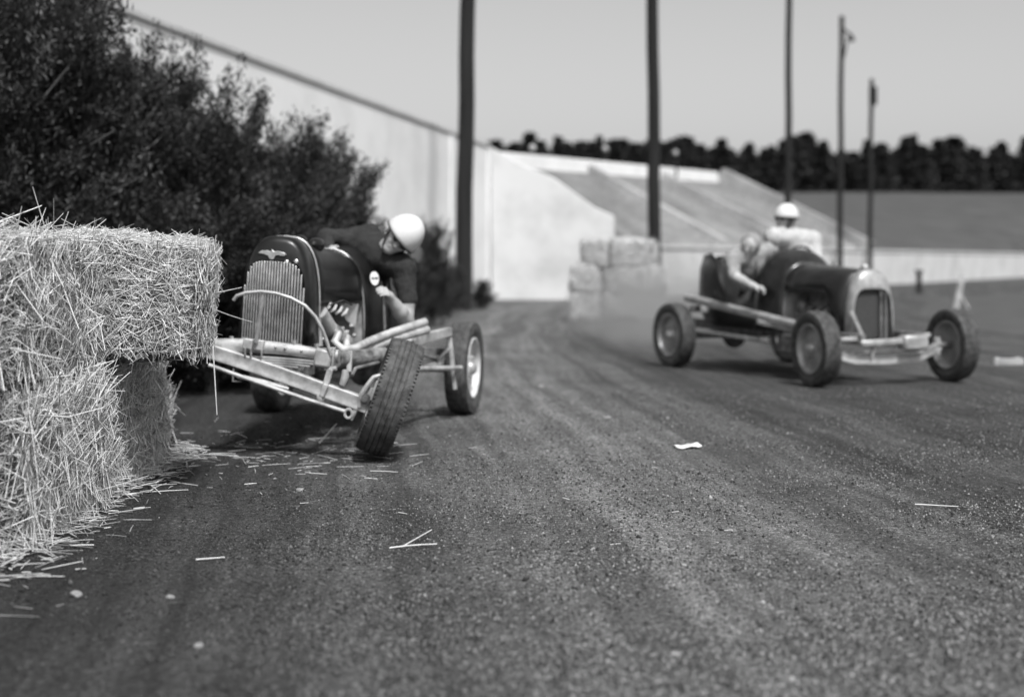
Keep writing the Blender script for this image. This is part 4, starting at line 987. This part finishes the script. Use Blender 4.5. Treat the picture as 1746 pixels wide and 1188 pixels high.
def hand(w, pal, dirv, curl, side, m, k=1.0):
    """palm and five fingers from the wrist w towards dirv, curling towards curl"""
    d = dirv.normalized(); c = (curl - d * curl.dot(d)).normalized(); s = d.cross(c) * side; pr = []
    pr.append((w, 0.026 * k, w + d * 0.03 * k, 0.028 * k, m))
    for i, (ln, off) in enumerate(((0.070, -0.03), (0.080, -0.010), (0.075, 0.011), (0.058, 0.03))):
        b = w + d * (0.082 * k) + s * (off * k); kn = b + d * (ln * 0.45 * k) + c * (0.018 * k); tip = kn + d * (ln * 0.12 * k) + c * (ln * 0.5 * k)
        pr += [(w + d * 0.03 * k + s * (off * 0.6 * k), 0.017 * k, b, 0.0125 * k, m), (b, 0.0105 * k, kn, 0.0095 * k, m), (kn, 0.0095 * k, tip, 0.008 * k, m)]
    t0 = w + d * 0.03 * k - s * 0.028 * k; t1 = t0 - s * 0.03 * k + d * 0.028 * k + c * 0.012 * k
    pr += [(t0, 0.016 * k, t1, 0.0115 * k, m), (t1, 0.0115 * k, t1 + d * 0.028 * k + c * 0.018 * k, 0.0095 * k, m)]
    return pr

# driver of the crashed car, leaning out over the side
def person(label, base, group='men in the racing cars'):
    return thing('person', label, 'person', base, 0, group)
V = Vector
pb0 = W(592, 560, 10.25)
man = person('driver in dark jacket and white helmet leaning out of the crashed car, looking down', (pb0.x, pb0.y, pb0.z))
def rel(prims, o): return [(Vector(a) - o, r0, Vector(b) - o, r1, m) for a, r0, b, r1, m in prims]
hc = W(678, 407, 9.72); hu = V((0.78, -0.12, 0.58)); hf = V((-0.56, -0.50, -0.70))
hp_, HP = head_prims(hc, hu, hf, 1, 1.02)
Lsh, Lel, Lwr = W(688, 458, 9.72), W(694, 550, 9.66), W(665, 508, 9.47)
Rsh = W(606, 411, 10.0)
pr = [(pb0, 0.16, W(604, 512, 10.15), 0.15, 0), (W(604, 512, 10.15), 0.155, W(626, 460, 9.98), 0.165, 0), (W(622, 445, 9.98), 0.15, W(648, 440, 9.9), 0.145, 0),
      (Rsh, 0.092, W(640, 425, 9.92), 0.12, 0), (W(640, 430, 9.9), 0.125, Lsh, 0.088, 0), (Rsh, 0.088, W(630, 402, 10.0), 0.09, 0),
      (W(640, 430, 9.92), 0.075, W(660, 420, 9.82), 0.062, 0), (W(656, 424, 9.84), 0.055, hc - hu.normalized() * 0.04, 0.055, 1),
      (Rsh, 0.078, W(556, 404, 9.86), 0.06, 0), (W(556, 404, 9.86), 0.058, W(560, 432, 9.72), 0.045, 0),
      (Lsh, 0.08, W(694, 508, 9.68), 0.068, 0), (W(694, 505, 9.68), 0.056, Lel, 0.046, 1), (Lel, 0.048, W(683, 532, 9.57), 0.05, 1), (W(683, 532, 9.57), 0.05, Lwr, 0.034, 1),
      (pb0 + V((-0.09, 0, 0)), 0.09, pb0 + V((-0.16, -0.42, 0.02)), 0.07, 0), (pb0 + V((0.09, 0, 0)), 0.09, pb0 + V((0.08, -0.42, 0.02)), 0.07, 0),
      (pb0 + V((-0.16, -0.42, 0.02)), 0.065, pb0 + V((-0.17, -0.72, -0.08)), 0.05, 0), (pb0 + V((0.08, -0.42, 0.02)), 0.065, pb0 + V((0.06, -0.72, -0.08)), 0.05, 0)]
pr += hp_
pr += hand(Lwr, None, W(657, 494, 9.38) - Lwr, V((-0.7, 0.2, -0.5)), 1, 1, 0.95)
pr += hand(W(560, 432, 9.72), None, V((0.1, -0.6, 0.2)), V((0.6, 0, -0.6)), -1, 1, 0.95)
body_mesh('body', rel(pr, pb0), [M['jacket'], M['skin']], man, 0.0065, 0.022, 0.007)
he = dome(hc + hu.normalized() * 0.035 - pb0, hu, hf, 0.138, 0.165, 'helmet', M['helmet'], man, 0.10, 1)
gl = MB()
for s in (-1, 1): gl.ell(HP(0.034 * s, 0.088, 0.012) - pb0, (0.026, 0.026, 0.024), None, 12, 8)
gg = gl.build('goggles', M['glass'], man)
MB().tube([HP(0.094 * math.sin(a), 0.012 + 0.088 * math.cos(a), 0.016) - pb0 for a in [-1.9 + 3.8 * k / 16 for k in range(17)]], 0.009, 6).build('goggle_strap', M['dark'], man)
MB().tube([HP(-0.088, 0.02, 0.02) - pb0, HP(-0.072, 0.035, -0.05) - pb0, HP(-0.02, 0.05, -0.112) - pb0, HP(0.02, 0.05, -0.112) - pb0, HP(0.072, 0.035, -0.05) - pb0, HP(0.088, 0.02, 0.02) - pb0], 0.008, 6).build('chin_strap', M['dark'], man)
MB().ell(HP(0, -0.055, -0.03) - pb0, (0.06, 0.06, 0.06), None, 12, 8).build('hair', M['hair'], man)

# ---------------------------------------------------------------- the passing car
C2 = Frame((3.46, 13.38), R(23)); Q2 = C2.Q
c2 = thing('racing_car', 'black open racing car with silver radiator shell carrying two men down the track', 'race car', (C2.T.x, C2.T.y, 0), C2.yaw, 'racing cars')
s2 = [arch(-0.05, 0.252, 0.41, 1.058, 0.205, 0, 2.9), arch(-0.05, 0.252, 0.41, 1.062, 0.17, 0, 2.9), arch(-0.05, 0.243, 0.41, 1.050, 0.13, 0, 2.9), arch(-0.05, 0.230, 0.41, 1.03, 0.11, 0, 2.9),
      arch(-0.05, 0.222, 0.41, 0.885, 0.112, 0, 4.2), arch(-0.05, 0.216, 0.41, 0.875, 0.15, 0, 4.2)]
MB().loft(s2).build('radiator_shell', M['alum'], c2, solid=0.006, ang=50)
MB().loft([arch(-0.05, 0.222, 0.42, 0.89, 0.155, 0, 4.2), arch(-0.05, 0.222, 0.42, 0.89, 0.20, 0, 4.2)], close=True, caps=True).build('radiator_core', M['core_grey'], c2)
MB().lathe([(0, 0), (0, 0.04), (0.03, 0.045), (0.05, 0.03), (0.05, 0)], 14, Matrix.Translation((-0.05, 0.24, 1.055)) @ Matrix.Rotation(R(-90), 4, 'Y')).build('radiator_cap', M['alum'], c2)
MB().bar(Q2(1452, 530, 0.08), Q2(1472, 575, 0.02), 0.04, 0.03).build('shell_brace', M['light'], c2)
for x in (0.05, 0.10): MB().bar((x, 0.13, 0.42), (x, 0.13, 0.88), 0.02, 0.02).build('grille_bar', M['steel'], c2)
hd2 = MB().loft([arch(-0.05 - 0.01 * t, 0.248 + 0.09 * t, 0.45 + 0.40 * min(1, max(0, t * 6 - 0.6)), 1.05 + 0.06 * t, 0.207 + 0.845 * t, 0, 2.7) for t in [k / 6 for k in range(7)]]).build('hood', M['paint2'], c2, solid=0.005, ang=60)
MB().loft([arch(-0.06, 0.345, 0.5, 1.112, 1.05, 0, 2.8), arch(-0.06, 0.348, 0.5, 1.115, 1.075, 0, 2.8)]).build('cowl_trim', M['steel'], c2, solid=0.006)
MB().loft([arch(-0.06 + 0.03 * t, 0.342 + 0.125 * math.sin(1.57 * t), 0.46, 1.11 + 0.15 * math.sin(1.57 * t), 1.07 + 0.38 * t, 0, 2.8) for t in [k / 6 for k in range(7)]]).build('cowl', M['paint2'], c2, solid=0.008, ang=60)
fw = arch(-0.05, 0.33, 0.47, 1.10, 1.1, 0, 2.8); MB().prism(fw, (0, 0.01, 0)).build('firewall', M['light'], c2)
b2_ = tub(c2, [(1.45, 0.465, 1.15, 0.44), (1.50, 0.468, 1.0, 0.44), (1.58, 0.47, 0.84, 0.44), (1.75, 0.475, 0.76, 0.44), (2.0, 0.475, 0.78, 0.44), (2.12, 0.475, 0.95, 0.44), (2.2, 0.475, 1.16, 0.44), (2.32, 0.47, 1.22, 0.44), (2.5, 0.45, 1.2, 0.46), (2.66, 0.40, 1.05, 0.5), (2.72, 0.36, 0.9, 0.56)], M['paint2'])
m = MB(); m.box((0, 2.25, 0.86), (0.86, 0.10, 0.62)); m.build('seat_back', M['dark'], c2, bevel=0.04)
m = MB(); m.box((0, 1.92, 0.60), (0.84, 0.52, 0.14)); m.build('seat', M['dark'], c2, bevel=0.04)
MB().tube([(-0.44, 2.26, 0.55), (-0.44, 2.3, 1.1), (-0.40, 2.36, 1.2)], 0.016, 8).build('grab_rail', M['light'], c2)
MB().prism([(-0.38, 2.735, 0.6), (0.38, 2.735, 0.6), (0.4, 2.67, 1.05), (0.42, 2.55, 1.19), (-0.42, 2.55, 1.19), (-0.4, 2.67, 1.05)], (0, 0.012, 0)).build('tail_panel', M['paint2'], c2)
MB().box((-0.05, 0.72, 0.62), (0.28, 0.58, 0.3)).build('engine_block', M['dirty'], c2, bevel=0.015)
MB().box((-0.05, 0.72, 0.79), (0.26, 0.56, 0.05)).build('cylinder_head', M['steel'], c2, bevel=0.01)
for k in range(4): MB().tube([(-0.19, 0.5 + 0.14 * k, 0.72), (-0.27, 0.52 + 0.14 * k, 0.68), (-0.3, 0.58 + 0.14 * k, 0.6)], 0.024, 8).build('exhaust_stub', M['dirty'], c2)
MB().ell((-0.25, 0.95, 0.68), (0.07, 0.07, 0.09), None, 12, 8).build('magneto', M['steel'], c2)
MB().tube([(-0.22, 0.42, 0.82), (-0.2, 0.5, 0.7), (-0.22, 0.6, 0.62)], 0.02, 8).build('water_hose', M['steel'], c2)
for s in (-1, 1): MB().bar((s * 0.33, -0.12, 0.42), (s * 0.36, 2.9, 0.46), 0.05, 0.10).build('frame_rail', M['dirty'], c2, bevel=0.006)
MB().bar((-0.63, 2.55, 0.745), (-0.53, 0.42, 0.505), 0.11, 0.075).build('side_rail', M['alum'], c2, bevel=0.02)
MB().bar((-0.60, 1.2, 0.54), (-0.50, 0.40, 0.45), 0.07, 0.05).build('side_rail', M['light'], c2, bevel=0.012)
MB().tube([(-0.64, 2.35, 0.40), (-0.58, 1.05, 0.355)], 0.024, 8).build('radius_rod', M['light'], c2)
MB().bar((-0.36, 2.45, 0.62), (-0.66, 2.42, 0.63), 0.08, 0.07).build('rail_bracket', M['light'], c2, bevel=0.01)
MB().bar((-0.36, 0.6, 0.47), (-0.56, 0.6, 0.5), 0.06, 0.05).build('rail_bracket', M['light'], c2, bevel=0.008)
MB().box((-0.45, 0.75, 0.33), (0.16, 0.5, 0.18)).build('oil_tank', M['dirty'], c2, bevel=0.03)
ax2 = [(-0.62, 0, 0.33), (-0.50, -0.01, 0.27), (-0.36, -0.02, 0.235), (0, -0.02, 0.225), (0.36, -0.02, 0.245), (0.50, -0.01, 0.29), (0.62, 0, 0.34)]
ibeam(ax2, 0.075, 0.06).build('front_axle', M['alum'], c2, ang=30)
for s in (-1, 1):
    MB().tube([(s * 0.60, 0, 0.26), (s * 0.60, 0, 0.42)], 0.03, 10).build('kingpin', M['light'], c2)
    MB().tube([(s * 0.58, 0, 0.345), (s * 0.76, 0, 0.345)], [0.035, 0.03], 10).build('spindle', M['steel'], c2)
MB().tube([(-0.6, 0.12, 0.28), (0.6, 0.12, 0.30)], 0.012, 8).build('tie_rod', M['steel'], c2)
MB().bar((-0.36, -0.10, 0.385), (0.12, -0.10, 0.40), 0.07, 0.06).build('front_crossmember', M['alum'], c2, bevel=0.015)
MB().box((0.23, -0.11, 0.385), (0.27, 0.13, 0.14)).build('front_box', M['alum'], c2, bevel=0.025)
MB().bar((0.36, -0.06, 0.44), (0.50, 0.0, 0.445), 0.05, 0.04).build('spring_end', M['light'], c2, bevel=0.006)
MB().bar((-0.36, -0.06, 0.43), (-0.54, 0.0, 0.42), 0.05, 0.04).build('spring_end', M['light'], c2, bevel=0.006)
MB().bar((-0.2, -0.1, 0.39), (-0.2, -0.06, 0.25), 0.03, 0.03, up=(0, 1, 0)).build('shackle', M['light'], c2)
MB().bar((0.42, -0.06, 0.42), (0.47, -0.02, 0.28), 0.03, 0.03, up=(0, 1, 0)).build('shackle', M['light'], c2)
wheel(c2, (-0.765, 0, 0.345), -1, 'grey', R(-6), R(-1), 0.5); wheel(c2, (0.775, 0, 0.345), 1, 'grey', R(-6), R(1), 0.1)
wheel(c2, (-0.75, 2.63, 0.345), -1, 'grey', 0, 0, 1.1); wheel(c2, (0.75, 2.63, 0.345), 1, 'grey', 0, 0, 0.7)
MB().tube([(-0.72, 2.63, 0.345), (0.72, 2.63, 0.345)], 0.045, 12).build('rear_axle', M['dirty'], c2)
MB().ell((0, 2.63, 0.345), (0.13, 0.16, 0.16), None, 16, 10).build('differential', M['dirty'], c2)
MB().tube([(0, 0.9, 0.42), (0, 2.6, 0.35)], 0.035, 10).build('torque_tube', M['dirty'], c2)
swc = Vector((0.12, 1.62, 1.12)); Ms = Matrix.Translation(swc) @ Matrix.Rotation(R(-62), 4, 'X'); n = 28
MB().tube([Ms @ Vector((0.19 * math.cos(2 * math.pi * k / n), 0.19 * math.sin(2 * math.pi * k / n), 0)) for k in range(n + 1)], 0.013, 8).build('steering_wheel', M['dark'], c2)
MB().tube([swc, (0.1, 1.15, 0.85)], 0.016, 8).build('steering_column', M['dirty'], c2)

# driver of the passing car
po0 = W(1350, 508, 15.35)
mn = person('driver in pale shirt and white helmet upright in the passing car', po0)
hc = W(1341, 375, 15.16); hu = V((0.06, 0, 1)); hf = V((-0.80, -0.55, -0.12))
hpr, HP = head_prims(hc, hu, hf, 1, 1.05)
A, B_ = W(1318, 404, 15.05), W(1386, 408, 15.30)
pr = [(po0, 0.16, W(1352, 460, 15.30), 0.155, 2), (W(1352, 470, 15.30), 0.16, W(1354, 430, 15.25), 0.18, 0), (W(1352, 425, 15.23), 0.165, W(1352, 412, 15.22), 0.14, 0),
      (A, 0.095, W(1352, 408, 15.20), 0.12, 0), (B_, 0.095, W(1352, 408, 15.20), 0.12, 0), (W(1350, 402, 15.20), 0.07, W(1345, 388, 15.18), 0.06, 1), (W(1345, 392, 15.18), 0.058, hc, 0.055, 1),
      (A, 0.08, W(1314, 440, 15.1), 0.062, 0), (W(1314, 440, 15.1), 0.055, W(1334, 446, 15.0), 0.036, 1),
      (B_, 0.08, W(1394, 444, 15.15), 0.062, 0), (W(1394, 444, 15.15), 0.055, W(1384, 447, 15.05), 0.036, 1),
      (po0 + V((-0.1, 0, 0)), 0.09, po0 + V((0.06, -0.42, 0.06)), 0.07, 2), (po0 + V((0.08, 0.03, 0)), 0.09, po0 + V((0.24, -0.4, 0.06)), 0.07, 2),
      (po0 + V((0.06, -0.42, 0.06)), 0.065, po0 + V((0.16, -0.7, -0.16)), 0.05, 2), (po0 + V((0.24, -0.4, 0.06)), 0.065, po0 + V((0.34, -0.68, -0.16)), 0.05, 2)] + hpr
pr += hand(W(1334, 446, 15.0), None, V((0.5, -0.4, 0.2)), V((0, -0.4, -0.7)), 1, 1) + hand(W(1384, 447, 15.05), None, V((-0.1, -0.6, 0.2)), V((0, -0.4, -0.7)), -1, 1)
body_mesh('body', rel(pr, po0), [M['shirt'], M['skin'], M['jacket']], mn, 0.008, 0.025, 0.006)
dome(hc + hu.normalized() * 0.032 - po0, hu, hf, 0.130, 0.140, 'helmet', M['helmet'], mn, 0.1, 1)
gl = MB()
for s in (-1, 1): gl.ell(HP(0.036 * s, 0.088, 0.012) - po0, (0.03, 0.03, 0.026), None, 12, 8)
gl.build('goggles', M['glass'], mn)
MB().tube([HP(0.098 * math.sin(a), 0.012 + 0.09 * math.cos(a), 0.014) - po0 for a in [-1.9 + 3.8 * k / 16 for k in range(17)]], 0.014, 6).build('goggle_strap', M['dark'], mn)
MB().tube([HP(-0.09, 0.02, 0.02) - po0, HP(-0.076, 0.035, -0.06) - po0, HP(0.0, 0.055, -0.125) - po0, HP(0.076, 0.035, -0.06) - po0, HP(0.09, 0.02, 0.02) - po0], 0.013, 6).build('chin_strap', M['dark'], mn)

# second man, hunched over the side
pq0 = W(1288, 510, 15.05)
m2 = person('bareheaded man in grey shirt hunched over the side of the passing car', pq0)
hc = W(1279, 420, 14.64); hu = V((0.12, -0.30, 0.92)); hf = V((-0.45, -0.80, -0.40))
hpr, HP = head_prims(hc, hu, hf, 1, 1.05)
A, B_ = W(1248, 443, 14.62), W(1308, 428, 14.85)
pr = [(pq0, 0.155, W(1284, 475, 14.95), 0.15, 2), (W(1284, 478, 14.95), 0.155, W(1278, 450, 14.82), 0.165, 0), (W(1278, 450, 14.82), 0.155, W(1278, 436, 14.78), 0.13, 0),
      (A, 0.09, W(1278, 436, 14.76), 0.12, 0), (B_, 0.09, W(1278, 436, 14.78), 0.12, 0), (W(1279, 432, 14.76), 0.066, W(1281, 420, 14.7), 0.058, 1), (W(1281, 424, 14.7), 0.056, hc, 0.055, 1),
      (A, 0.078, W(1252, 470, 14.42), 0.06, 0), (W(1252, 470, 14.42), 0.054, W(1284, 488, 14.26), 0.038, 1),
      (B_, 0.078, W(1314, 455, 14.85), 0.06, 0), (W(1314, 455, 14.85), 0.054, W(1304, 472, 14.72), 0.038, 1),
      (pq0 + V((-0.1, 0, 0)), 0.09, pq0 + V((0.04, -0.40, 0.04)), 0.07, 2), (pq0 + V((0.06, 0.03, 0)), 0.09, pq0 + V((0.2, -0.4, 0.04)), 0.07, 2),
      (pq0 + V((0.04, -0.40, 0.04)), 0.065, pq0 + V((0.12, -0.66, -0.14)), 0.05, 2), (pq0 + V((0.2, -0.4, 0.04)), 0.065, pq0 + V((0.28, -0.66, -0.14)), 0.05, 2)] + hpr
pr += hand(W(1284, 488, 14.26), None, V((0.6, -0.3, -0.1)), V((0, 0.1, -0.8)), 1, 1) + hand(W(1304, 472, 14.72), None, V((0.1, -0.6, 0.0)), V((0, -0.2, -0.7)), -1, 1)
body_mesh('body', rel(pr, pq0), [M['shirt2'], M['skin'], M['jacket']], m2, 0.008, 0.025, 0.006)
hr = MB(); k_ = []
dome(hc + hu.normalized() * 0.03 - hf.normalized() * 0.02 - pq0, hu, hf, 0.104, 0.098, 'hair', M['cap'], m2, 0.25, 0, 0.012)
for s in (-1, 1):
    MB().ell(HP(0.033 * s, 0.094, 0.012) - pq0, (0.012, 0.012, 0.009), None, 8, 6).build('eye', M['dark'], m2)
